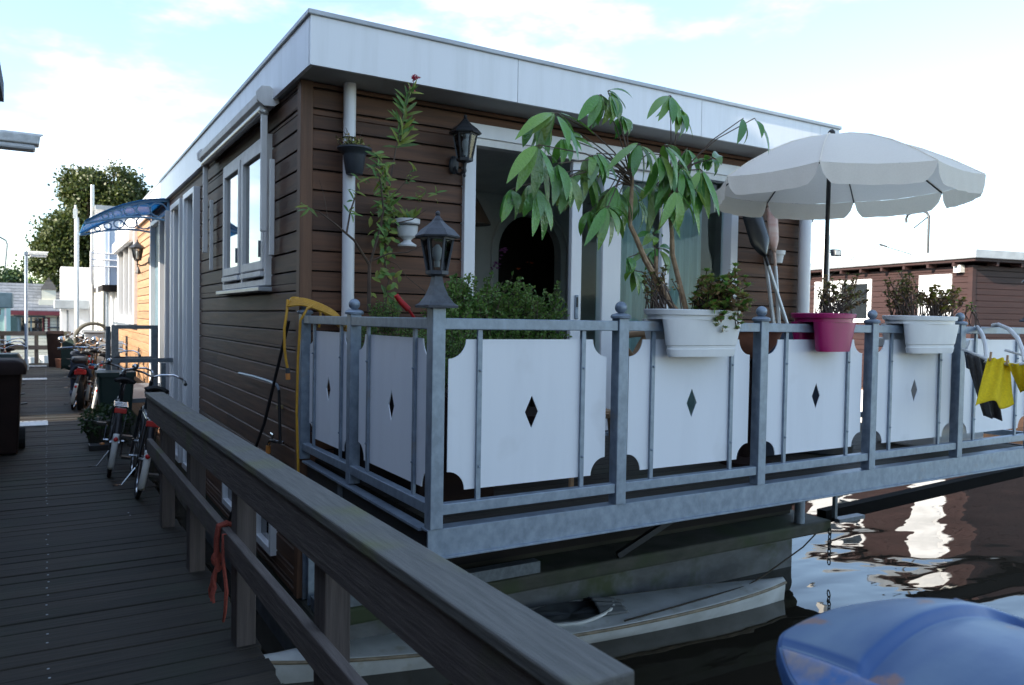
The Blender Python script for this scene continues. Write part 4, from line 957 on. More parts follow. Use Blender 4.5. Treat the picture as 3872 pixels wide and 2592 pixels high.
# ------------------------------------------------------------------ things seen in the room
t=thing('floor_vase','glass vase of violet and orange flowers inside the room','vase',(4.0,7.2,1.15))
MB().lathe([(.06,0),(.08,.02),(.09,.15),(.05,.25),(.06,.28)],(4.0,7.2,1.15),16).build('vase_body','white_pot',t,smooth=True)
lf=MB(); f1=MB(); f2=MB()
for i in range(120): lf.leaf((4.0+random.gauss(0,.08),7.2+random.gauss(0,.1),1.45+random.random()*.25),(4.0+random.gauss(0,.22),7.2+random.gauss(0,.15),1.55+random.random()*.4),.05,(0,-1,.3))
for p in ((4.150,7.100,2.367),(4.041,7.100,2.195)):
    for i in range(12): rosette(f1,Vector(p)+Vector((random.gauss(0,.03),random.gauss(0,.03),random.gauss(0,.025))),.04,6)
for p in ((4.480,7.100,2.244),(4.334,7.100,2.181)):
    for i in range(4): rosette(f2,Vector(p)+Vector((random.gauss(0,.015),random.gauss(0,.02),random.gauss(0,.015))),.03,6)
lf.build('leaf','leaf_dark',t); f1.build('violet_flower','petal_violet',t); f2.build('orange_flower','petal_orange',t)
t=thing('side_table','dark table holding the vase inside the room','table',(4.0,7.2,.45))
MB().box((3.2,6.9,1.10),(4.9,7.6,1.148)).build('table_top','room_dark',t)
for x in (3.25,4.8):
    for y in (6.95,7.5): MB().box((x,y,.452),(x+.05,y+.05,1.10)).build('leg','room_dark',t)
c=(3.942,7.400,2.658)
t=thing('cone_lamp','brown cone shaped hanging lamp just inside the sliding door','lamp',c)
MB().lathe([(.19,0),(.185,.02),(.05,.26),(.02,.30)],c,20).build('shade','room_floor',t,smooth=True); MB().tube([Vector(c)+Vector((0,0,.3)),(c[0],c[1],3.2)],.006,6).build('cord','black_metal',t)
t=thing('candle_holder','dark holder with three white candles on the table in the room','candles',(3.45,7.1,1.149))
MB().box((3.32,7.05,1.149),(3.62,7.15,1.17)).build('holder','room_dark',t)
for x in (3.37,3.47,3.57): MB().tube([(x,7.1,1.171),(x,7.1,1.62)],.011,8).build('candle','white_plastic',t)

# ------------------------------------------------------------------ hose, stick, bracket, tap
t=thing('garden_hose','coiled yellow garden hose slung over the end post of the side railing','hose',(1.66,5.7,.0))
mb=MB(); pc=Vector((1.655,5.745,1.735))
for k in range(5):
    r=.012*k; z=.015*k; pts=[]
    ctrl=[(-.125,-.02,.01),(-.04,-.09,.02),(.10,-.16,-.03),(.20,-.20,-.09),(.26,-.17,-.15),(.26,-.02,-.14),(.16,.06,-.04),(.02,.07,.02),(-.09,.05,.03)]
    ctrl=[Vector(c)*(.85+.05*k)+Vector((0,0,-.012*k+.02)) for c in ctrl]; n=len(ctrl)
    for i in range(n*4):
        a=i/4; i0=int(a); f=a-i0; p0,p1,p2,p3=[ctrl[(i0+j-1)%n] for j in range(4)]
        pts.append(pc+.5*((2*p1)+(p2-p0)*f+(2*p0-5*p1+4*p2-p3)*f*f+(3*p1-p0-3*p2+p3)*f**3))
    mb.tube(pts,.0095,7,closed=True)
mb.tube([pc+Vector((-.13,.0,.03)),pc+Vector((-.14,-.02,-.06)),pc+Vector((-.16,-.03,-.18)),pc+Vector((-.158,-.03,-.32)),pc+Vector((-.145,-.03,-.42)),pc+Vector((-.135,-.03,-.47))],.010,8)
mb.tube([pc+Vector((.04,-.12,.0)),pc+Vector((-.02,-.13,-.03)),pc+Vector((-.062,-.10,-.12)),pc+Vector((-.072,-.08,-.40)),pc+Vector((-.078,-.08,-.8)),pc+Vector((-.066,-.08,-1.15)),pc+Vector((-.055,-.08,-1.5)),pc+Vector((-.07,-.02,-1.68)),pc+Vector((-.085,.12,-1.735)),pc+Vector((-.10,.32,-1.72)),pc+Vector((-.11,.55,-1.60)),pc+Vector((-.11,.72,-1.40)),pc+Vector((-.11,.80,-1.22))],.010,8)
mb.tube([pc+Vector((.10,-.03,.0)),pc+Vector((.10,-.06,-.10)),pc+Vector((.09,-.05,-.17))],.0095,7)
mb.build('hose_coil','yellow_hose',t,smooth=True)
MB().tube([pc+Vector((-.135,-.03,-.47)),pc+Vector((-.133,-.03,-.51))],.016,10).build('coupling','charcoal_pot',t); MB().tube([pc+Vector((-.133,-.03,-.51)),pc+Vector((-.13,-.03,-.555))],.017,10).build('connector','orange_plastic',t)
one(MB().tube([(1.600,5.989,1.606),(1.500,6.315,0.787),(1.400,7.149,-0.172)],.013,8),'pole','black_plastic','long thin black pole leaning against the side wall by the hose','pole',smooth=True)
t=thing('wall_bracket','bent metal arm with a pipe fixed to the dark side boards near the corner','bracket',(1.620,6.288,0.613))
MB().tube([(1.550,7.506,1.103),(1.560,6.961,1.112),(1.570,6.441,1.108),(1.570,6.213,1.101),(1.585,6.205,1.059)],[.013,.012,.012,.012,.012],8).build('arm','galvanised',t,smooth=True)
MB().tube([(1.600,6.264,1.053),(1.600,6.211,0.626)],.012,8).build('water_pipe','black_plastic',t,smooth=True)
MB().box((1.585,6.25,.90),(1.632,6.30,.93)).build('pipe_clip','brass',t)
c=Vector((1.585,6.359,0.631))
t=thing('outdoor_tap','brass tap with an orange hose connector on the side wall','tap',c)
MB().tube([c+Vector((.05,-.11,.0)),c+Vector((0,-.06,.0)),c+Vector((-.02,.02,.0)),c+Vector((-.02,.07,-.02)),c+Vector((-.02,.09,-.05))],.013,8).tube([c+Vector((-.01,0,0)),c+Vector((-.012,0,.05))],.008,8).build('tap_body','chrome',t,smooth=True)
MB().tube([c+Vector((-.012,-.04,.055)),c+Vector((-.012,.04,.06))],.008,6).build('tap_lever','chrome',t)
MB().tube([c+Vector((-.02,.092,-.052)),c+Vector((-.02,.10,-.115))],.020,10).build('hose_connector','orange_plastic',t)

# ------------------------------------------------------------------ laundry on the outside of the railing
t=thing('drying_rack','white plastic drying rack hooked over the railing at the right end of the terrace','drying rack',(6.6,3.3,1.4))
yq=3.20
h1=[(6.655,3.560,1.651),(6.584,3.500,1.636),(6.461,3.400,1.579),(6.353,3.320,1.498),(6.258,3.260,1.418),(6.215,3.240,1.375)]
h2=[(6.909,3.560,1.662),(6.887,3.500,1.672),(6.776,3.360,1.636),(6.672,3.240,1.563),(6.511,3.120,1.464),(6.414,3.060,1.386)]
for h in (h1,h2): MB().tube(h,.017,8).build('hook_arm','white_plastic',t,smooth=True)
f=[(6.251,3.440,1.468),(6.183,3.300,1.434),(6.105,3.160,1.401),(6.056,3.040,1.379),(6.042,2.960,1.378),(6.091,2.860,1.398)]
MB().tube(f,.012,8).build('front_rod','white_plastic',t,smooth=True)
MB().tube([(6.606,3.300,1.466),(6.612,3.160,1.430),(6.614,3.050,1.421)],.010,8).build('rear_rod','white_plastic',t,smooth=True)
def cloth(label,name,mat,TLp,TRp,BLp,BRp,amp,grp=None,wv=9,zig=0):
    TLp,TRp,BLp,BRp=map(Vector,(TLp,TRp,BLp,BRp)); n=(TRp-TLp).cross(BLp-TLp).normalized()
    def fn(u,v):
        p=TLp.lerp(TRp,u).lerp(BLp.lerp(BRp,u),v); p=p+n*amp*(.3+.7*v)*math.sin(u*wv+1.3*v)+n*amp*.4*math.sin(u*wv*2.1+4*v)
        p.z+=zig*math.sin(u*7)*v; return p
    return one(MB().sheet(fn,26,22),name,mat,label,'laundry',grp,smooth=True,solid=.003)
g='laundry pegged on the drying rack'
cloth('bright yellow cloth pegged on the white drying rack, whole in the frame','cloth','yellow_cloth',(5.973,3.100,1.426),(6.066,3.000,1.410),(5.725,3.040,1.093),(6.051,2.940,1.086),.036,g,wv=8,zig=.022)
cloth('yellow cloth on the drying rack cut off by the right edge of the frame','cloth','yellow_cloth',(5.996,2.970,1.382),(6.110,2.860,1.398),(6.155,2.950,1.162),(6.179,2.840,1.152),.03,g,wv=7,zig=.015)
cloth('dark grey garment hanging behind the yellow cloth on the drying rack','garment','grey_cloth',(6.108,3.340,1.441),(6.240,3.220,1.396),(6.258,3.260,0.955),(6.364,3.180,0.928),.035,g,wv=11)
cloth('small navy garment at the left end of the drying rack','garment','navy_cloth',(6.198,3.400,1.454),(6.220,3.320,1.432),(6.195,3.380,1.326),(6.202,3.310,1.303),.02,g)
for i,(p,lb) in enumerate((((6.020,2.990,1.411),'wooden clothes peg at the right corner of the whole yellow cloth'),((5.986,3.090,1.430),'wooden clothes peg at the left corner of the whole yellow cloth'))):
    p=Vector(p); one(MB().beam(p-Vector((.004,0,.03)),p+Vector((.006,0,.035)),.012,.012),'clothes_peg','blond_wood',lb,'clothes peg','pegs on the drying rack')

# ------------------------------------------------------------------ kayak and ropes
t=thing('kayak','worn white kayak floating under the terrace between the hull and the timber railing','kayak',(3.9,5.5,WZ))
K0,K1=Vector((1.40,5.90,0)),Vector((6.36,5.24,0)); kd=(K1-K0).normalized(); kn=Vector((-kd.y,kd.x,0))
def hw(q): return .335*max(0.02,math.sin(math.pi*min(1,max(0,q))))**.62*(1-.05)+.015
def kz(q): return -.985+.05*(2*q-1)**2
mb=MB(); ns,no=44,0
for i in range(ns+1):
    q=i/ns; c=K0.lerp(K1,q)-kn*.03; h=hw(q); z=kz(q)
    for s,dz in ((-1,0),(-.97,.012),(-.5,.028),(0,.038),(.5,.028),(.97,.012),(1,0),(.92,-.07),(.6,-.20),(0,-.24),(-.6,-.20),(-.92,-.07)): mb.v.append(c+kn*h*s+Vector((0,0,z+dz)))
for i in range(ns):
    for k in range(12): mb.f.append((i*12+k,i*12+(k+1)%12,(i+1)*12+(k+1)%12,(i+1)*12+k))
mb.f.append(tuple(range(12))[::-1]); mb.f.append(tuple(ns*12+k for k in range(12)))
mb.build('kayak_hull','kayak_white',t,smooth=True)
for sg in (-1,1): MB().tube([K0.lerp(K1,i/30)-kn*.03+kn*(hw(i/30)+.004)*sg+Vector((0,0,kz(i/30)-.004)) for i in range(31)],.014,6).build('rub_rail','kayak_wood',t)
cc=K0.lerp(K1,.52)-kn*.03; ring=[cc+kd*.42*math.cos(a)+kn*.21*math.sin(a)+Vector((0,0,-.945+.05*max(0,math.cos(a)))) for a in [i*math.pi/16 for i in range(32)]]
MB().tube(ring,.016,7,closed=True).build('cockpit_rim','kayak_white',t,smooth=True)
MB().sheet(lambda u,v:cc+kd*(.40*math.cos(2*math.pi*u)*v)+kn*(.20*math.sin(2*math.pi*u)*v)+Vector((0,0,-.945+.03*v+.016*math.sin(34*u*1.0)*v*(1-v)*3.)),48,6).build('spray_cover','tarp_grey',t,smooth=True)
MB().sheet(lambda u,v:cc+kd*(.20+.28*u)+kn*(.19*(2*v-1))+Vector((0,0,-.93+.09*math.sin(math.pi*v)*(1-u*.6)+.012*math.sin(40*v))),10,18).build('cover_fold','tarp_grey',t,smooth=True,solid=.006)
one(MB().tube([(7.25,5.47,-.60),(6.9,5.40,-.72),(6.2,5.30,-.88),(5.9,5.25,-.925),(5.0,5.20,-.935),(4.3,5.18,-.95)],.008,6),'mooring_rope','rope_dark','dark mooring rope running from the hull corner across the kayak bow','rope')
one(MB().tube([(1.75,5.78,-.93),(1.73,5.72,-.90),(1.73,5.62,-.98),(1.73,5.60,-1.3)],.010,6).tube([(1.75,5.78,-.93),(1.70,5.9,-.85),(1.62,6.05,-.7),(1.60,6.3,-.58)],.008,6),'mooring_rope','rope_red','short rusty mooring rope tied round the left tip of the kayak','rope')
mb=MB()
for i in range(7):
    c=Vector((7.36,5.42-.0*i,-.62-.055*i)); mb.tube([c+Vector((.018*math.cos(a)*(i%2),.018*math.cos(a)*((i+1)%2),.038*math.sin(a))) for a in [k*math.pi/5 for k in range(10)]],.007,5,closed=True)
one(mb,'chain','black_metal','short dark chain hanging from the right corner of the hull ledge','chain')

# ------------------------------------------------------------------ blue wheelie bin in the foreground
t=thing('blue_bin','large scuffed blue wheelie bin with a domed lid beside the end of the timber railing','bin',(1.45,.62,.0))
bx0,bx1,by0,by1=1.118,1.66,.32,.95
def rr(x0,x1,y0,y1,z,r,n=6):
    q=[]
    for cx,cy,a0 in ((x1-r,y1-r,0),(x0+r,y1-r,90),(x0+r,y0+r,180),(x1-r,y0+r,270)):
        for i in range(n+1): a=R(a0+90*i/n); q.append((cx+r*math.cos(a),cy+r*math.sin(a),z))
    return q
def loop(secs):
    mb=MB(); n=len(secs[0])
    for s in secs: mb.v+=[Vector(p) for p in s]
    for i in range(len(secs)-1):
        for k in range(n): mb.f.append((i*n+k,i*n+(k+1)%n,(i+1)*n+(k+1)%n,(i+1)*n+k))
    mb.f.append(tuple(range(n))[::-1]); mb.f.append(tuple((len(secs)-1)*n+k for k in range(n))); return mb
loop([rr(bx0+.14,bx1-.12,by0+.09,by1-.09,.06,.05),rr(bx0+.04,bx1-.06,by0+.045,by1-.045,.93,.06),rr(bx0+.04,bx1-.06,by0+.045,by1-.045,.935,.06)]).build('bin_body','bin_blue',t,smooth=True)
loop([rr(bx0+.012,bx1-.05,by0+.012,by1-.012,.936,.06),rr(bx0+.004,bx1-.05,by0+.004,by1-.004,.975,.06),rr(bx0+.016,bx1-.05,by0+.016,by1-.016,.985,.06)]).build('bin_rim','bin_blue_dark',t,smooth=True)
def lidz(u,v):
    ze=1.047+.040*math.sin(math.pi*min(1,max(0,u))**.85)-.02*max(0,u-.9)/.1; zc=1.060+.076*math.sin(math.pi*.5*min(1,max(0,u)/.55))-.045*max(0,(u-.6)/.4)**2
    f=1-abs(2*v-1)**3.2; z=ze+(zc-ze)*f
    if u<.05: z-=.22*(.05-u)
    hb=.235+.02*math.sin(math.pi*u)
    k=1/(1+math.exp((abs(v-.5)-hb)*170)); z-=.026*k*min(1,max(0,(u-.055)/.02))*(1 if u<.97 else (1-u)/.03)
    g=math.exp(-((u-.085)/.012)**2)*(1-k); z-=.008*g
    return z
def lidp(u,v):
    x=lerp(bx0-.005,bx1-.04,u); y=lerp(by0-.012,by1+.012,v); c=0
    if u<.16: c=.075*(1-max(-.3,u)/.16)**2
    elif u>.86: c=.06*((u-.86)/.14)**2
    y=lerp(by0-.012+c,by1+.012-c,v); return Vector((x,y,lidz(u,v)))
U0=-.035
MB().sheet(lambda u,v:lidp(lerp(.062,1,u),v),64,200).build('lid','bin_blue',t,smooth=True,solid=.008)
MB().sheet(lambda u,v:lidp(lerp(U0,.0615,u),v),14,110).build('lid_lip','bin_lip',t,smooth=True,solid=.008)
edge=[lidp(lerp(1,U0,i/70),1) for i in range(70)]+[lidp(U0,1-i/40) for i in range(41)]+[lidp(lerp(U0,1,i/70),0) for i in range(1,71)]
ctr=Vector(((bx0+bx1)/2,(by0+by1)/2,0)); mb=MB(); m=len(edge)
for dz,o in ((.0045,-.002),(.001,.006),(-.012,.009),(-.032,.008),(-.034,.0)):
    for p in edge: n=Vector((p.x-ctr.x,p.y-ctr.y,0)).normalized(); mb.v.append(p+n*o+Vector((0,0,dz)))
for k in range(4):
    for i in range(m-1): mb.f.append((k*m+i,k*m+i+1,(k+1)*m+i+1,(k+1)*m+i))
mb.build('lid_skirt','bin_blue',t,smooth=True)
MB().box((bx0-.085,by0+.22,.985),(bx0-.025,by1-.22,1.0)).build('lid_grip','bin_blue_dark',t,bevel=.006)
MB().tube([(bx1+.012,by1-.03,1.045),(bx1+.012,by0+.03,1.045)],.022,14).build('handle_bar','bin_blue_dark',t,smooth=True)
for y in (by1-.05,by0+.05): MB().tube([(bx1-.06,y,.95),(bx1-.0,y,1.02),(bx1+.012,y,1.045)],.016,10).build('handle_arm','bin_blue_dark',t,smooth=True)
for y in (by1-.03,by0+.03): MB().tube([(bx1-.10,y-.03,.10),(bx1-.10,y+.03,.10)],.10,18).build('wheel','rubber',t)

# ------------------------------------------------------------------ houses and added shade blockers on the left bank side and behind the viewer
def shade_shed(label,x0,x1,y0,y1,H,mat,trim='dark_brown_boards',zb=-.5,wins=()):
    t=thing('houseboat',label,'houseboat',((x0+x1)/2,(y0+y1)/2,zb))
    siding('x',x1-.02,y0,y1,zb,H,.19,[],1).build('side_siding',mat,t)
    siding('y',y0+.02,x0,x1,zb,H,.19,[],-1).build('front_siding',mat,t)
    MB().box((x0,y0+.021,zb-.8),(x1-.021,y1,H)).build('wall',mat,t)
    MB().box((x0-.25,y0-.25,H),(x1+.25,y1+.25,H+.22)).build('roof',trim,t)
    for a,b,z0,z1 in wins:
        f=MB().box((x1-.02,a,z0),(x1+.05,b,z1)).build('window','white_frame',t); MB().box((x1+.051,a+.08,z0+.08),(x1+.06,b-.08,z1-.08)).build('pane','dark_glass',f)
    return t
shade_shed('unseen low boarded block added left of the pier to shade it after the sunlit gap',-5.5,-1.62,14.35,33,1.5,'dark_brown_boards',wins=((16,18,.5,1.2),(22,25,.5,1.2)))  # unseen blocker added beside the pier, its height set by the shade wanted
t=thing('tall_houseboat','tall dark houseboat on the left whose roof edge shows at the frame corner','houseboat',(-4,2,-.5))
MB().box((-7.5,-9,-1.2),(-1.62,12.5,3.7)).build('wall','dark_brown_boards',t)
MB().box((-7.6,-9.1,3.701),(-1.4,9.9,3.9)).build('roof','navy_cloth',t)
MB().box((-4.6,10.0,4.45),(-.474,12.56,4.70)).box((-4.6,10.0,4.701),(-.60,12.50,5.0)).build('porch_roof','navy_cloth',t)
MB().box((-1.9,10.1,3.701),(-1.65,12.45,4.449)).build('porch_wall','dark_brown_boards',t)
MB().box((-12,-9,-1.2),(-7.51,12.45,9.7)).build('shade_block','dark_brown_boards',t)  # unseen block added above the house, sized to shade terrace and parasol
MB().box((-12.1,-9.1,9.7),(-7.45,12.5,9.82)).build('shade_block_roof','roof_felt',t)
for a in (1.,4.5,8.): 
    f=MB().box((-1.63,a,1.),(-1.55,a+1.5,2.3)).build('window','white_frame',t); MB().box((-1.549,a+.08,1.08),(-1.54,a+1.42,2.22)).build('pane','dark_glass',f)
t=thing('turquoise_shed','pale turquoise shed with a dark roof box at the left edge beyond the bins','shed',(-2.4,36.5,-.5))
xs_=(-1.232,34.000,1.415)[0]; xb_=(-1.051,34.000,2.001)[0]; zb_,zt_=(-1.101,34.000,1.747)[2],(-1.099,34.000,2.311)[2]
MB().box((-4.5,34,-1.2),(xs_-.06,40,zb_+.1)).build('wall','turquoise_paint',t)
MB().box((-4.7,33.9,zb_),(xb_,35.4,zt_)).build('roof','door_teal',t,bevel=.03)
MB().box((xs_-.06,33.96,-.6),(xs_,34.06,zb_-.002)).build('corner_board','white_paint',t)

# ------------------------------------------------------------------ houseboat across the water on the right
t=thing('houseboat','low dark brown boarded houseboat with a white roof edge across the water','houseboat',(24,14,WZ))
RBloc=Vector((21.98,11.9,0)); ang=R(-11)
def put(o): o.location=o.location; return o
t.location=(RBloc.x,RBloc.y,WZ); t.rotation_euler=(0,0,ang); ORG[t.name]=Vector((0,0,WZ))
LX,LYy=9.0,7.6; zt=3.35
wd=[(.62,1.72,.55,3.14),(3.55,6.1,1.72,3.12)]
siding('x',.0,.1,LYy,-.35,zt,.17,[(a,b,c,d) for a,b,c,d in wd],-1).build('side_siding','dark_brown_boards',t)
siding('y',.0,.1,LX,-.35,zt,.17,[],-1).build('front_siding','dark_brown_boards',t)
MB().box((.012,.012,-.35),(LX,LYy,zt)).build('wall','backing',t)
MB().box((-.04,-.04,-.35),(.10,.10,zt)).build('corner_board','dark_brown_boards',t)
MB().box((-.35,-.35,zt+.09),(LX+.3,LYy+.3,zt+.16)).build('soffit','dark_brown_boards',t)
MB().box((-.42,-.42,zt+.161),(LX+.4,LYy+.4,zt+.40)).build('roof','roof_metal',t,bevel=.02)
for k in range(9): MB().box((-.33,.3+k*.85,zt-.02),(.0,.38+k*.85,zt+.088)).build('rafter_end','dark_brown_boards',t)
for k in range(9): MB().box((.5+k*.95,-.33,zt-.02),(.58+k*.95,.0,zt+.088)).build('rafter_end','dark_brown_boards',t)
a,b,c,d=wd[0]; f=MB().box((-.06,a,c),(.03,b,d)).build('white_door','white_frame',t,bevel=.01)
MB().box((-.075,a+.12,c+.1),(-.061,b-.12,d-.12)).build('door_panel','white_paint',f)
MB().box((-.085,a+.16,1.6),(-.076,a+.24,1.64)).build('handle','chrome',f)
a,b,c,d=wd[1]; f=MB().box((-.06,a,c),(.03,b,d)).build('window','white_frame',t,bevel=.01)
MB().box((-.072,a+.14,c+.14),(-.061,a+1.25,d-.14)).build('pane','dark_glass',f); MB().box((-.072,a+1.4,c+.14),(-.061,b-.14,d-.14)).build('blind','white_paint',f)
MB().box((-.20,.22,3.16),(-.03,.44,3.36)).build('flood_lamp','lamp_white',t)
MB().box((-.5,-.5,-1.6),(LX+.5,LYy+.5,-.5)).build('hull','rust',t)
mb=MB()
for k in range(8): mb.box((-.56,.2+k*1.0,-1.5),(-.501,.34+k*1.0,-.4))
mb.build('hull_post','white_dirty',t)
MB().box((-.5,-.5,-.495),(LX+.5,LYy+.5,-.36)).build('deck','rust',t)
MB().tube([(.9,2.3,3.7),(.9,2.3,5.02),(.9,2.38,5.14),(.9,2.5,5.2),(.9,2.95,5.2),(.9,3.1,5.16),(.9,3.16,5.04),(.9,3.14,4.92)],.04,8).tube([(.9,2.35,5.0),(.9,2.85,4.72)],.022,5).build('flue_pipe','black_metal',t,smooth=True)
MB().tube([(.9,2.3,3.7),(.7,3.9,4.25),(.3,4.6,3.95),(-.2,5.6,3.1),(-.2,6.8,2.75),(-.2,7.5,2.7)],.018,5).tube([(.75,3.75,4.2),(.7,4.0,4.30)],.035,6).build('cable','black_metal',t)
t=thing('floodlight_post','weathered pale post with a small floodlight rising behind the magenta planter','post',(12.588,9.500,1.336))
MB().beam((12.588,9.500,1.336),(12.561,9.500,3.321),.085,.085,(0,1,0)).build('post','white_dirty',t)
p=Vector((12.838,9.500,3.006)); fl=MB().obox(p,(.10,0,.0),(0,.05,.0),(-.015,0,.065)).build('flood_lamp','lantern_grey',t,bevel=.01); MB().obox(p+Vector((-.01,-.052,0)),(.075,0,0),(0,.004,0),(-.01,0,.045)).build('lamp_face','lamp_white',t)
MB().beam(p-Vector((.12,0,0)),p-Vector((.2,0,0)),.02,.02).build('lamp_bracket','black_metal',t)

# ------------------------------------------------------------------ street lamps
def street_lamp(label,x,y,h,ln=.46):
    t=thing('street_lamp',label,'street lamp',(0,0,0),'street lamps along the pier')
    MB().lathe([(.06,0),(.06,.3),(.045,.32),(.04,h-.02),(.02,h)],(0,0,0),14).build('pole','galvanised',t,smooth=True)
    MB().box((-.05,-.06,h-.05),(.10,.06,h+.05)).build('lamp_neck','galvanised',t,bevel=.01)
    MB().prism([(.05,-.10,h-.03),(.05,-.09,h+.05),(.10,-.06,h+.075),(.05,.06,h+.075),(.05,.09,h+.05),(.05,.10,h-.03)],(ln,0,0)).build('lamp_head','lamp_white',t,bevel=.012)
    MB().box((.09,-.085,h-.085),(ln+.02,.085,h-.031)).build('diffuser','white_plastic',t,bevel=.02)
    t.location=(x,y,0); return t
sl1=street_lamp('near street lamp whose pale head pokes in at the left edge of the frame',-.56,8.72,3.25)
d=dup(sl1,(-.46,25.6,0),label='distant slim grey street lamp standing on the pier in front of the cream house')
t=thing('thin_lamp','very thin bent lamp post far away at the left edge of the sky','street lamp',(-6.4,100,-.5))
MB().tube([(-2.738,70.000,1.162),(-2.593,70.000,5.151),(-2.472,70.000,6.649),(-2.555,70.000,6.942),(-3.004,70.000,7.209)],.07,6).build('pole','galvanised_dark',t)

# ------------------------------------------------------------------ bicycles
def bike(label,frame='black_metal',red_rack=True,crate=False,group='bicycles parked along the pier'):
    t=thing('bicycle',label,'bicycle',(0,0,0),group); r=.335   # origin at the rear wheel contact, heading +y
    def wheel(y):
        w_=MB().tube([(0,y+r*math.cos(a),r+r*math.sin(a)) for a in [i*math.pi/18 for i in range(36)]],.019,8,closed=True).build('wheel','rubber',t,smooth=True)
        MB().tube([(0,y+(r-.028)*math.cos(a),r+(r-.028)*math.sin(a)) for a in [i*math.pi/18 for i in range(36)]],.011,6,closed=True).build('rim','chrome',w_,smooth=True)
        mb=MB()
        for i in range(18): a=i*math.pi/9; mb.tube([(.012*(1 if i%2 else -1),y,r),(0,y+(r-.03)*math.cos(a),r+(r-.03)*math.sin(a))],.0015,4)
        mb.tube([(-.045,y,r),(.045,y,r)],.02,8).build('spokes','chrome',w_)
    wheel(0); wheel(1.12)
    bb=(0,.45,.29); seat=(0,.26,.80); head=(0,.93,.86); hlow=(0,.97,.68)
    mb=MB(); mb.tube([bb,(0,.225,.88)],.016,8).tube([(0,.245,.60),hlow],.016,8).tube([bb,hlow],.018,8).tube([hlow,head,(0,.90,.98)],.019,8)
    for s in (-.05,.05): mb.tube([(s,0,r),(s*.6,.42,.29)],.009,6).tube([(s,0,r),(s*.4,.235,.72)],.008,6).tube([(s*.9,1.12,r),(s*.9,1.03,.66),(0,.975,.68)],.010,6)
    mb.build('frame',frame,t,smooth=True)
    MB().lathe([(.02,0),(.03,.01)],(0,.17,.94),8).sheet(lambda u,v:(lerp(-1,1,u)*lerp(.10,.025,v**.7),lerp(.05,.33,v),.955+.03*(1-v)-.03*abs(2*u-1)**2),8,8).build('saddle','black_plastic',t,smooth=True,solid=.035)
    MB().tube([(0,.21,.80),(0,.185,.94)],.013,8).build('seat_post','chrome',t)
    MB().tube([(-.29,.70,1.02),(-.27,.80,1.05),(-.20,.90,1.07),(-.08,.93,1.05),(0,.91,1.02),(.08,.93,1.05),(.20,.90,1.07),(.27,.80,1.05),(.29,.70,1.02)],.011,8).tube([(0,.91,.95),(0,.91,1.03)],.014,8).build('handlebar','chrome',t,smooth=True)
    for s in (-1,1): MB().tube([(.285*s,.74,1.03),(.292*s,.62,1.01)],.017,8).build('grip','black_plastic',t,smooth=True)
    MB().ball((-.17,.90,1.10),.03,10,6).build('bell','chrome',t,smooth=True)
    def guard(y,a0,a1,nm,mat,wd=.052):
        rr_=r+.035
        MB().sheet(lambda u,v:((2*u-1)*wd/2,y+(rr_-.012*(2*u-1)**2)*math.cos(lerp(a0,a1,v)),r+(rr_-.012*(2*u-1)**2)*math.sin(lerp(a0,a1,v))),4,14).build(nm,mat,t,smooth=True,solid=.003)
    guard(0,R(60),R(215),'rear_mudguard','black_plastic'); guard(1.12,R(20),R(150),'front_mudguard','black_plastic')
    guard(-.006,R(158),R(217),'mudguard_patch','white_plastic',.056)
    mb=MB()
    for s in (-.06,.06): mb.tube([(s,.22,.73),(s,-.25,.73)],.007,6).tube([(s,-.12,.73),(s*.9,0,r)],.006,6)
    for k in range(4): mb.tube([(-.06,.15-k*.12,.73),(.06,.15-k*.12,.73)],.006,6)
    mb.build('luggage_rack','chrome',t)
    MB().box((-.055,-.275,.665),(.055,-.255,.715)).build('rack_reflector','red_plastic',t,bevel=.006)
    MB().ball((0,-.372,.42),.022,10,6).build('tail_lamp','red_plastic',t,smooth=True)
    MB().box((-.035,.30,.20),(-.03,.62,.40)).build('chain_case','black_plastic',t,bevel=.02)
    mb=MB().tube([(-.10,.45,.29),(.10,.45,.29)],.012,8).tube([(.09,.45,.29),(.09,.45,.13)],.01,6).tube([(-.09,.45,.29),(-.09,.45,.45)],.01,6); cr_=mb.build('crank','chrome',t)
    for s,z in ((1,.12),(-1,.46)): MB().box((.10*s,.40,z-.012),(.19*s,.50,z+.012)).build('pedal','black_plastic',t)
    MB().tube([(.0,.40,.24),(-.12,.36,.02),(-.19,.33,.012)],.009,6).build('kickstand','chrome',t)
    MB().box((-.035,1.0,.83),(.035,1.06,.90)).build('head_lamp','chrome',t,bevel=.015)
    if crate:
        MB().box((-.2,1.0,.86),(.2,1.3,.88)).box((-.2,1.0,.88),(-.185,1.3,1.1)).box((.185,1.0,.88),(.2,1.3,1.1)).box((-.184,1.0,.88),(.184,1.015,1.1)).box((-.184,1.285,.88),(.184,1.3,1.1)).build('front_crate','bin_grey',t)
    return t
A=bike('nearest black bicycle with a red rack reflector leaning on the end of the timber railing'); A.location=(.70,7.68,0); A.rotation_euler=(0,R(10),R(-3))
B_=bike('black bicycle with two red lamps on its pale mudguard just behind the nearest bicycle'); B_.location=(.545,8.80,0); B_.rotation_euler=(0,R(9),R(-4))
for s in (-.09,): pass
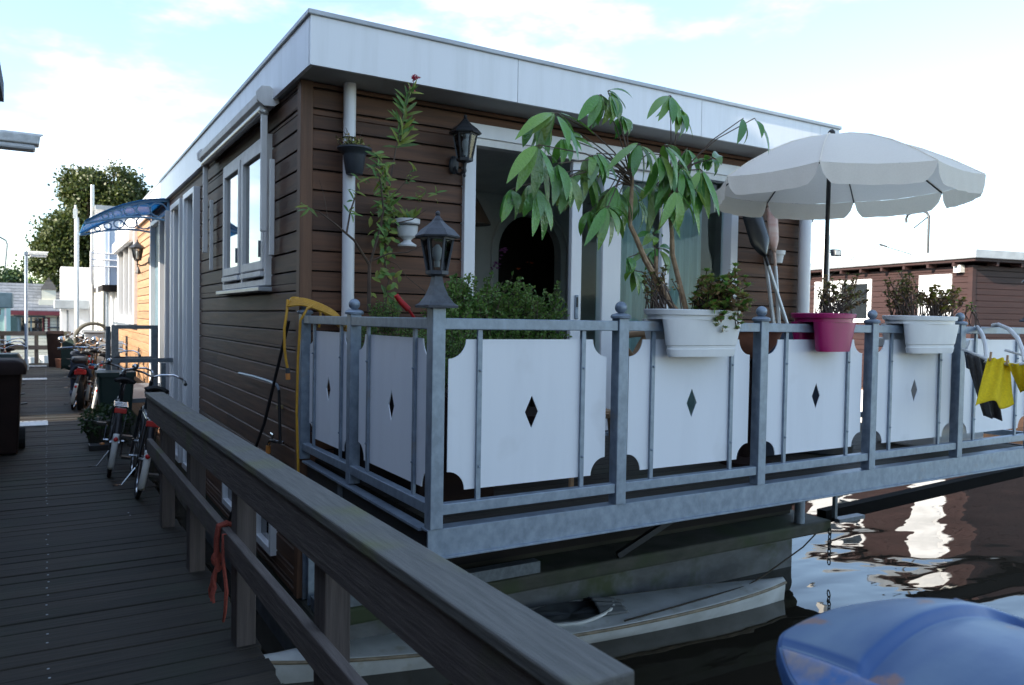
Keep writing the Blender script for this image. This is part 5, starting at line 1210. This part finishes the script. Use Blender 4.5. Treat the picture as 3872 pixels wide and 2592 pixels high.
for i,(x,y,rz,tl,lb) in enumerate([(.66,14.2,-6,10,'black bicycle with a white mudguard tip standing right past the potted bush'),(.62,15.6,-5,8,'bicycle with a red rack reflector partly hidden behind the one with the white mudguard tip'),(.85,12.9,-3,6,'bicycle squeezed against the boarding gate before the entrance'),(.70,17.4,-4,7,'bicycle standing beside the grey tub and round hoop'),(.48,18.6,-7,9,'bicycle leaning out into the pier beyond the grey tub'),(.40,15.1,-9,12,'bicycle leaning furthest out over the pier beside the scooter'),(.80,19.6,-2,5,'bicycle close against the orange lit wall by the round hoop'),(.55,21.6,-3,8,'second to last bicycle in the row on the right of the pier'),(.75,23.5,-2,6,'far bicycle in the row on the right of the pier near the white houseboat')]):
    dup(A,(x,y,0),label=lb,rot=(0,R(tl),R(rz)))
Cb=bike('bicycle with a grey front crate in the row right of the pier',crate=True); Cb.location=(.88,16.4,0); Cb.rotation_euler=(0,R(6),R(-8))
Rb=bike('red framed bicycle parked left of the pier behind the brown bin',frame='red_paint'); Rb.location=(-.40,14.5,0); Rb.rotation_euler=(0,R(-7),R(4))
dup(Rb,(-.46,16.3,0),label='second red framed bicycle further along the left of the pier',rot=(0,R(-6),R(6)))
dup(A,(-.52,18.4,0),label='black bicycle on the left of the pier beyond the red ones',rot=(0,R(-6),R(3)))
t=thing('scooter','dark scooter with a red tail light and round mirrors on the right of the pier','scooter',(.50,14.9,0))
MB().sheet(lambda u,v:(.50+.17*(2*u-1)*(1-.5*v),14.9+.05+.75*v,.55+.20*(1-abs(2*u-1)**3)*(1-.3*v)),8,8).build('rear_body','navy_cloth',t,smooth=True,solid=.04)
MB().tube([(.50,15.0,.24)]+[(.50,15.0+.001,.241)],.01,4).tube([(.50,15.0+.22*math.cos(a),.235+.22*math.sin(a)) for a in [i*math.pi/12 for i in range(24)]],.05,8,closed=True).build('wheel','rubber',t,smooth=True)
MB().tube([(.50,16.1+.22*math.cos(a),.235+.22*math.sin(a)) for a in [i*math.pi/12 for i in range(24)]],.05,8,closed=True).build('wheel','rubber',t,smooth=True)
MB().box((.36,15.35,.18),(.64,15.85,.26)).box((.38,15.85,.18),(.62,15.93,.95)).build('leg_shield','navy_cloth',t,bevel=.03)
MB().box((.41,14.84,.60),(.59,14.90,.68)).build('tail_lamp','red_plastic',t,bevel=.015)
MB().box((.38,14.95,.78),(.62,15.55,.88)).build('saddle','black_plastic',t,bevel=.04)
MB().tube([(.18,15.78,1.0),(.50,15.9,1.02),(.82,15.78,1.0)],.02,8).build('handlebar','chrome',t,smooth=True)
for x in (.24,.76): MB().ball((x,15.80,1.16),.06,10,6).tube([(x,15.82,1.0),(x,15.80,1.12)],.008,6).build('mirror','chrome',t,smooth=True)
t=thing('hooded_cart','grey lidded tub inside a dark round hoop standing behind the bicycles','cart',(.62,20.3,0))
cx_,cyy,czz=(0.936,20.000,1.033)
MB().tube([(cx_+.36*math.cos(a),20.0,czz+.36*math.sin(a)) for a in [i*math.pi/16 for i in range(32)]],.035,8,closed=True).build('hoop','wicker',t,smooth=True)
MB().tube([(cx_+.36*math.cos(a),20.5,czz+.36*math.sin(a)) for a in [i*math.pi/16 for i in range(32)]],.03,8,closed=True).build('hoop','wicker',t,smooth=True)
MB().sheet(lambda u,v:(cx_+.36*math.cos(2*math.pi*u),20.02+.48*v,czz+.36*math.sin(2*math.pi*u)),32,2).build('hood','rope_dark',t,smooth=True)
MB().prism([(cx_-.17,19.96,czz-.35),(cx_+.19,19.96,czz-.35),(cx_+.21,19.96,czz+.13),(cx_-.19,19.96,czz+.13)],(0,.45,0)).build('tub','bin_grey',t,bevel=.02)
MB().box((cx_-.21,19.94,czz+.135),(cx_+.23,20.43,czz+.20)).build('tub_lid','bin_grey',t,bevel=.02)
MB().box((cx_-.28,19.96,.12),(cx_+.28,20.5,czz-.36)).build('cart_body','bin_grey',t,bevel=.02)
MB().box((cx_-.2,19.94,.25),(cx_-.12,19.955,czz-.42)).build('reflector_strip','orange_plastic',t)

# ------------------------------------------------------------------ gate of the boarding platform
t=thing('boarding_gate','galvanised boarding platform with gate rails at the entrance of the houseboat','gate',(1.2,12.9,0))
zt=1.455
for nm,pts in (('gate_post',[(.93,13.6,0),(.93,13.6,zt)]),('gate_post',[(1.50,13.6,.42),(1.50,13.6,zt)])):
    MB().beam(pts[0],pts[1],.10,.06,(0,1,0)).build(nm,'galvanised_dark',t)
MB().tube([(.80,12.2,0),(.80,12.2,.50),(.75,12.2,.62),(.75,12.2,1.455)],.032,8).build('gate_post','galvanised_dark',t)
MB().beam((1.46,12.2,.42),(1.46,12.2,.93),.06,.06,(0,1,0)).build('gate_post','galvanised_dark',t)
for z in (1.425,.93): MB().beam((.982,13.6,z),(1.448,13.6,z),.05,.06).build('gate_rail','galvanised_dark',t)
MB().beam((.80,12.26,.97),(1.60,12.26,.97),.05,.06).build('gate_rail','galvanised_dark',t)
MB().box((.86,12.3,.36),(1.60,15.0,.42)).build('platform','galvanised_dark',t)

# ------------------------------------------------------------------ pot, bins and bits on the pier
t=thing('tub_of_shrub','low dark leafed shrub spilling over a dark woven tub on the pier','shrub',(.66,11.0,0))
MB().lathe([(.20,.0),(.22,.02),(.27,.30),(.25,.30)],(.68,11.05,0),18).build('tub','wicker',t,smooth=True)
lf=MB()
for i in range(900):
    o=Vector((random.gauss(0,1),random.gauss(0,1),random.gauss(0,1))).normalized()*random.uniform(.6,1); p=Vector((.66+o.x*.33,11.0+o.y*.30,.27+o.z*.24)); lf.mini(p,.06,.5)
lf.build('leaf','leaf_dark',t)
one(MB().box((.44,10.42,.0),(.70,10.6,.07)),'crate','black_plastic','small dark tray with an orange spot in front of the shrub tub','tray',bevel=.01)
one(MB().lathe([(.028,0),(.028,.012),(.01,.02)],(.58,10.45,.071),10),'reflector','orange_plastic','small orange reflector lying on the dark tray','reflector')
t=thing('green_tub','dark green tapered bin standing behind the two near bicycles','bin',(.80,11.7,0))
loop([rr(.63,.97,11.5,11.9,.0,.04),rr(.59,1.02,11.45,11.95,.80,.05)]).build('bin_body','bin_green',t,smooth=True)
loop([rr(.57,1.04,11.43,11.97,.801,.05),rr(.57,1.04,11.43,11.97,.86,.05)]).build('lid','bin_green',t,smooth=True)
t=thing('brown_bin','dark brown wheelie bin with chalked digits at the left edge of the pier','bin',(-.55,10.7,0))
x1=-.245
loop([rr(x1-.50,x1-.03,10.45,11.0,.03,.03),rr(x1-.56,x1,10.38,11.06,.93,.03)]).build('bin_body','bin_brown',t,smooth=True)
loop([rr(x1-.60,x1+.055,10.33,11.10,.931,.04),rr(x1-.60,x1+.055,10.33,11.10,.99,.04),rr(x1-.57,x1+.03,10.36,11.08,1.06,.05),rr(x1-.50,x1-.03,10.42,11.02,1.09,.05)]).build('lid','bin_brown',t,smooth=True)
MB().tube([(x1-.04,11.0,.13),(x1+.035,11.0,.13)],.13,16).build('wheel','rubber',t)
def stroke(pts): return [(x1-.02+px,10.405-.035*(py-.0)/1.0*0+.045*(1-py/.93)*1.0-.012*0-.004,py) for px,py in pts]
cy6=[(-.09,.80),(-.14,.70),(-.165,.60),(-.16,.50),(-.12,.44),(-.07,.47),(-.06,.54),(-.10,.58),(-.15,.55)]
cy0=[(-.30+.065*math.cos(a),.60+.17*math.sin(a)) for a in [i*math.pi/8 for i in range(17)]]
MB().tube(stroke(cy0),.006,5).tube(stroke(cy6),.006,5).build('chalk_digits','chalk',t)
one(loop([rr(-.62,-.34,12.6,12.95,.0,.06),rr(-.70,-.26,12.5,13.05,.95,.10),rr(-.64,-.32,12.56,12.98,1.06,.1)]),'sack','bin_green','dark green sack standing behind the brown bin','sack',smooth=True)
t=thing('shoulder_bag','dark bag and strap lying at the very left edge of the near pier','bag',(-.52,5.9,0))
loop([rr(-.80,-.45,5.7,6.1,.0,.08),rr(-.78,-.42,5.72,6.08,.22,.1),rr(-.74,-.50,5.78,6.02,.34,.08)]).build('bag_body','black_plastic',t,smooth=True)
MB().tube([(-.46,5.75,.28),(-.40,5.72,.20),(-.375,5.7,.08),(-.40,5.69,.012),(-.46,5.68,.012)],.010,6).build('strap','black_plastic',t)

# ------------------------------------------------------------------ end of the pier
t=thing('end_fence','dark timber fence across the far end of the pier','fence',(-.4,28.6,0))
for x in (-1.2,-.30,.55): MB().box((x,28.6,-1.2),(x+.11,28.7,1.02)).build('post','rail_wood',t)
for z in (.88,.44): MB().box((-1.3,28.55,z),(.7,28.599,z+.14)).build('rail','rail_wood',t)
t=thing('brown_bin','tall dark brown bin at the far end of the pier by the fence','bin',(.30,27.0,0))
loop([rr(.08,.42,26.8,27.3,.0,.03),rr(.02,.48,26.75,27.35,.98,.03)]).build('bin_body','bin_brown',t,smooth=True)
loop([rr(-.0,.50,26.73,27.37,.981,.04),rr(.04,.46,26.78,27.33,1.07,.05)]).build('lid','bin_brown',t,smooth=True)
one(MB().lathe([(.09,0),(.12,.22),(.125,.22),(.125,.26)],(.36,26.4,0),14),'plant_pot','terracotta','small terracotta pot at the foot of the far brown bin','plant pot',smooth=True)
t=thing('dish_antenna','pale blue round dish on a thin pole at the far right of the pier','dish',(.62,29.2,0))
MB().lathe([(.001,0),(.17,.03),(.27,.09),(.275,.095)],(0,0,0),20).build('dish','white_paint',t,smooth=True,solid=.01).matrix_local=Matrix.Translation((.0,-.05,1.62))@Matrix.Rotation(R(80),4,'X')
MB().tube([(.62,29.2,0),(.62,29.2,1.7)],.025,8).build('pole','galvanised_dark',t)
t=thing('draped_sheet','dark grey green sheet draped over something on the right of the far pier','sheet',(.42,24.2,0))
MB().sheet(lambda u,v:(.36+.5*u-.12*v*math.sin(2*u),23.9+.8*u*0+.6*v*0+.6*(1-u)*.3,.10+.85*(v**.8)*(1-.25*(2*u-1)**2)+.02*math.sin(12*u)),14,10).build('cloth','bin_green',t,smooth=True,solid=.03)
t=thing('inflatable_boat','yellow and pale blue inflatable boat on the water beyond the pier end','boat',(-.2,34,WZ))
lp=[(-.55+1.1*math.cos(a)*1.0,34+.5*math.sin(a),WZ+.16) for a in [i*math.pi/12 for i in range(24)]]
MB().tube(lp,.17,10,closed=True).build('hull_tube','yellow_rubber',t,smooth=True); MB().tube([(p[0],p[1],p[2]+.20) for p in lp],.13,10,closed=True).build('upper_tube','sky_blue_plastic',t,smooth=True)

# ------------------------------------------------------------------ cream house across the water
y=44.0; xl=(-1.636,44.000,1.596)[0]; xr=(1.436,44.000,1.654)[0]+1.0; ze=(-0.242,44.000,1.597)[2]; zr=(-0.241,44.000,2.095)[2]
t=thing('cream_house','cream boarded bungalow with a grey tiled roof at the far end of the pier','house',((xl+xr)/2,y,-.6))
w0=((-1.531,44.000,1.346)[0],(-0.078,44.000,1.369)[0],(-0.786,44.000,0.633)[2],(-0.785,44.000,1.345)[2])
siding('y',y,xl,xr,-.9,ze,.17,[w0],-1).build('wall','cream_boards',t); MB().box((xl,y+.01,-1.6),(xr,y+6,ze)).build('core_wall','room_dark',t)
mb=MB()
for k in range(9):
    q0,q1=k/9,(k+1)/9; n=26
    for i in range(n):
        a,b=lerp(xl-.4,xr+.4,i/n),lerp(xl-.4,xr+.4,(i+1)/n)-.004; y0_,y1_=lerp(y-.4,y+3,q0),lerp(y-.4,y+3,q1); z0_,z1_=lerp(ze+.05,ze+1.45,q0),lerp(ze+.05,ze+1.45,q1)
        mb.add([(a,y0_,z0_),(b,y0_,z0_),(b,y1_,z1_),(a,y1_,z1_),(a,y0_,z0_+.05),(b,y0_,z0_+.05),(b,y1_,z1_+.02),(a,y1_,z1_+.02)],FB)
mb.build('roof','roof_tile',t); MB().prism([(xl-.4,y+3,ze+1.45),(xl-.4,y+6.4,ze+.05),(xl-.4,y+6.4,ze),(xl-.4,y+3,ze+1.4)],(xr-xl+.8,0,0)).build('rear_roof','roof_tile',t)
MB().box((xl-.4,y-.46,ze-.14),(xr+.4,y-.40,ze+.06)).build('gutter','maroon_paint',t)
f=MB().box((w0[0]-.08,y-.05,w0[2]-.08),(w0[1]+.08,y-.031,w0[2])).box((w0[0]-.08,y-.05,w0[3]),(w0[1]+.08,y-.031,w0[3]+.08)).box((w0[0]-.08,y-.05,w0[2]),(w0[0],y-.031,w0[3])).box((w0[1],y-.05,w0[2]),(w0[1]+.08,y-.031,w0[3])).build('window','door_teal',t)
MB().box((w0[0],y-.03,w0[2]),(w0[1],y-.02,w0[3])).build('pane','glass_mirror',f)
for k in (.27,.62): MB().box((lerp(w0[0],w0[1],k),y-.045,w0[2]),(lerp(w0[0],w0[1],k)+.07,y-.031,w0[3])).build('mullion','door_teal',f)
xx=(0.032,44.000,0.985)[0]; MB().box((xx-.16,y-.05,w0[2]),(xx+.16,y-.03,w0[3])).build('patterned_panel','maroon_paint',t)
mb=MB(); 
for k in range(5): z=lerp(w0[2]+.1,w0[3]-.1,k/4); mb.prism([(xx-.08,y-.055,z),(xx,y-.055,z+.08),(xx+.08,y-.055,z),(xx,y-.055,z-.08)],(0,.004,0))
mb.build('panel_motif','cream_boards',t)
cx0=(0.144,44.000,2.144)[0]; c_=MB().box((cx0-.42,y+.3,ze+.3),(cx0+.42,y+1.1,ze+.62)).box((cx0-.30,y+.4,ze+.62),(cx0+.30,y+1.0,ze+1.12)).build('chimney','cream_boards',t)
MB().lathe([(.5,ze+1.121),(.30,ze+1.4),(.08,ze+1.65),(.02,ze+1.75)],(cx0,y+.7,0),4,R(45)).build('chimney_cap','roof_felt',c_)
t2=[((0.509,44.000,0.964),.28),((0.846,44.000,1.279),.2),((1.106,44.000,1.048),.12)]
MB().tube([Vector(t2[0][0])+Vector((0,-.08,-.5)),Vector(t2[0][0])+Vector((0,-.08,.45))],.04,6).tube([Vector(t2[0][0])+Vector((-.4,-.08,-.1)),Vector(t2[0][0])+Vector((.4,-.08,-.1))],.04,6).build('wall_ornament','lantern_grey',t)
for (p,s) in t2[1:]: p=Vector(p); MB().box((p.x-s,p.y-.06,p.z-s*.7),(p.x+s,p.y-.03,p.z+s*.7)).build('wall_sign','navy_cloth',t)
t=thing('bank_clutter','low pale planted boxes along the water edge under the cream house','planters',(-1,42.7,-1.0))
for i in range(14):
    x=xl+i*.55+random.uniform(-.1,.1); h=random.uniform(.3,.55); MB().lathe([(.14,0),(.2,h),(.17,h)],(x,42.8,-.95),10).build('pot',random.choice(['white_pot','bin_grey','terracotta','sky_blue_plastic']),t,smooth=True)
MB().box((xl-2,42.3,-1.7),(xr+2,43.9,-.951)).build('quay','concrete',t)

# ------------------------------------------------------------------ white houseboat with an overhanging upper room
t=thing('white_houseboat','white two storey houseboat with an overhanging pale blue upper room past the orange boards','houseboat',(3,28,WZ))
yq=24.6; xa=(1.432,24.600,2.999)[0]; xb=xa+3.6; zb=(1.585,24.600,2.427)[2]; zt=(1.583,24.600,4.488)[2]
mb=MB().box((xa,yq,zb),(xb,yq+.1,zt)); mb.build('upper_front','pale_blue_paint',t)
MB().box((xa,yq+.101,zb),(xb,yq+6.5,zt)).build('upper_room','white_paint',t)
mb=MB(); 
for k in range(6): mb.box((xa+.10+k*.26,yq-.02,zb),(xa+.115+k*.26,yq-.001,zt))
mb.build('front_batten','white_frame',t)
MB().box((xa-.25,yq-.25,zt),(xb,yq+6.8,zt+.12)).build('roof','roof_metal',t)
MB().box((xa-.06,yq-.03,zb-.18),(xb,yq+6.5,zb-.001)).build('overhang_beam','backing',t)
MB().box((xa+.32,yq+.4,-1.3),(xb,yq+6.5,zb-.181)).build('lower_wall','white_paint',t)
MB().box((xa-.02,yq+1.2,-1.3),(xa+.319,yq+6.4,zb-.181)).build('lower_porch','white_paint',t)
f=MB().box((xa+.42,yq+.36,.2),(xa+.62,yq+.399,1.5)).build('low_window','pale_blue_paint',t)
for k in range(4): MB().box((xa-.03,yq+.6+k*1.4,zb+.3),(xa-.001,yq+1.6+k*1.4,zt-.2)).build('side_window','white_frame',t)
for xx,yy in ((-.05,-.1),(-.05,1.0),(-.1,2.2)): MB().tube([(xa+xx,yq+yy,-1.2),(xa+xx,yq+yy,zb-.19)],.055,8).build('porch_post','cream_boards',t)
mb=MB()
for k in range(3): mb.tube([(xa-.35,yq-.1,lerp(zb+.5,zt-1.2,k/2)),(xb-1.5,yq-.1,lerp(zb+.5,zt-1.2,k/2))],.025,6)
mb.tube([(xa-.35,yq-.1,zb),(xa-.35,yq-.1,zt-1.15)],.03,6); mb.build('balcony_rail','white_frame',t)
MB().tube([(xa-.30,yq+.2,-.6),(xa-.30,yq+.2,(1.278,24.800,5.209)[2])],.048,10).build('mast','aluminium',t,smooth=True)
MB().tube([(xa-.62,yq+1.4,0),(xa-.62,yq+1.4,(0.930,26.000,4.394)[2])],.034,10).build('flagpole','galvanised',t,smooth=True)
MB().tube([(xa-.62,yq+3.6,0),(xa-.62,yq+3.6,(1.244,28.000,5.016)[2])],.03,8).box((xa-.68,yq+3.56,4.6),(xa-.56,yq+3.64,4.9)).build('antenna','aluminium',t)
MB().box((xa-1.2,yq+4.2,(0.796,29.000,1.736)[2]),(xa-.2,yq+5.2,(0.796,29.000,2.037)[2])).build('meter_box','bin_grey',t,bevel=.03)
MB().box((xa-1.0,yq+4.6,-1.2),(xa-.0,yq+6.5,(0.947,29.000,3.116)[2])).build('rear_porch','white_paint',t)
for k,xx in enumerate((-.30,-.16,.10,.22)): MB().tube([(xa+xx,yq+.3+.2*k,-1.2),(xa+xx,yq+.3+.2*k,zb+(.0 if k>1 else 1.4))],.03,8).build('drain_pipe','white_frame' if k%2 else 'galvanised',t,smooth=True)
for k in range(3): MB().box((xa+.5+k*.02,yq+.37,zb-1.0-k*.5),(xa+1.1,yq+.399,zb-.9-k*.5)).build('wall_board','cream_boards',t)
MB().tube([(xa+.34,yq+.38,1.6),(xa+.5,yq+.3,1.2),(xa+.8,yq+.3,1.1)],.03,6).build('hose_pipe','black_metal',t)

# ------------------------------------------------------------------ trees
def tree(label,name,base,H,crown,n,_u,size,mat='leaf_tree',seed=1):
    random.seed(seed); t=thing(name,label,'tree',base,'trees beyond the end of the pier'); base=Vector(base)
    tr=MB(); top=base+Vector((0,0,H*.62)); tr.tube([base,base.lerp(top,.5)+Vector((.1,0,0)),top],[H*.030,H*.024,H*.012],10)
    cl=[]
    for c,r,k in crown:
        for i in range(k):
            o=Vector((random.gauss(0,1),random.gauss(0,1),random.gauss(0,1))).normalized()*random.uniform(.45,1)**.5
            p=base+Vector(c)+Vector((o.x*r[0],o.y*r[1],o.z*r[2])); cl.append(p)
    for p in random.sample(cl,min(len(cl),26)): 
        s=base.lerp(top,random.uniform(.5,1)); m_=s.lerp(p,.5)+Vector((0,0,-.2)); tr.tube([s,m_,p],[H*.009,H*.006,H*.002],5)
    tr.build('trunk','bark',t,smooth=True); lf=MB()
    per=max(1,n//len(cl))
    for p in cl:
        rr_=size*random.uniform(2.2,3.8)
        for _ in range(per):
            o=Vector((random.gauss(0,1),random.gauss(0,1),random.gauss(0,.8))); lf.mini(p+o*rr_*.5,size*random.uniform(.7,1.3),.7)
    lf.build('crown',mat,t); return t
b=(1.862,46.000,2.485); b=(b[0],46,-.6)
tree('large broad chestnut like tree rising behind the white houseboat','broad_tree',b,11.0,[((.45,0,6.2),(2.2,2.2,2.0),64),((1.1,0,8.4),(1.5,1.7,1.35),34),((.4,0,8.2),(1.3,1.4,1.3),30),((-.2,0,8.5),(.95,1.3,1.05),20),((1.7,.2,8.2),(1.0,1.3,1.1),18),((-1.1,0,5.7),(1.3,1.4,1.4),28),((-.4,0,3.8),(1.7,1.6,1.3),26),((-1.7,0,4.9),(.8,1.0,.8),10),((2.0,0,6.4),(1.5,1.7,1.6),24)],60000,0,.17,seed=3)
b=(-1.807,52.000,2.331); b=(b[0]-.3,52,-.6)
tree('small dark round tree at the left edge beyond the cream house','small_tree',b,5.2,[((0,0,3.0),(1.7,1.6,1.6),30),((-1.0,0,2.2),(1.4,1.4,1.0),14)],7000,0,.20,mat='leaf_dark',seed=4)
random.seed(11)
def bush(label,c,r,n,mat):
    c=Vector(c); t=thing('bush',label,'bush',(c.x,c.y,-.6),'bushes behind the cream house'); lf=MB(); tw=MB()
    for i in range(12): tw.tube([(c.x+random.gauss(0,r[0]*.2),c.y,-.6),(c.x+random.gauss(0,r[0]*.5),c.y+random.gauss(0,.3),c.z+r[2]*.3)],.03,4)
    for i in range(n):
        o=Vector((random.gauss(0,1),random.gauss(0,1),random.gauss(0,1))).normalized()*random.uniform(.3,1)**.4; k=1+.25*math.sin(5*o.x+3*o.z)*math.cos(4*o.y)
        lf.mini(c+Vector((o.x*r[0]*k,o.y*r[1]*k,o.z*r[2]*k)),.22,.6)
    tw.build('stem','bark',t); lf.build('leaf',mat,t)
bush('bright green bush behind the left part of the cream house roof',(-0.429,54.000,2.428),(1.7,1.2,1.1),2200,'leaf_bush')
bush('green bush behind the chimney of the cream house',(0.911,53.000,2.576),(1.3,1.2,1.0),1600,'leaf_bush')
t=thing('green_netting','bright green netting slope behind the cream house roof','netting',(0.401,57.000,2.295))
MB().sheet(lambda u,v:Vector((-0.098,57.000,3.311)).lerp(Vector((1.713,57.000,2.329)),u)+Vector((0,.6*v,-1.3*v*(1-.5*u)+.12*math.sin(9*u))),12,5).build('net','green_net',t,smooth=True,solid=.05)
t=thing('white_hall','long low white hall with an open front far beyond the cream house','building',((-0.781,75.000,2.899)[0],75,-.6))
a,b=Vector((-1.789,75.000,3.903)),Vector((0.435,75.000,3.637))
MB().box((a.x-3,75,a.z-.5),(b.x,85,a.z+.0)).build('roof','white_paint',t); MB().box((a.x-3,76,-1),(b.x-.6,84,a.z-.51)).build('wall','room_wall',t)
for k in range(4): MB().box((lerp(a.x-2,b.x-.3,k/3),75.2,-1),(lerp(a.x-2,b.x-.3,k/3)+.3,75.5,a.z-.501)).build('column','white_paint',t)
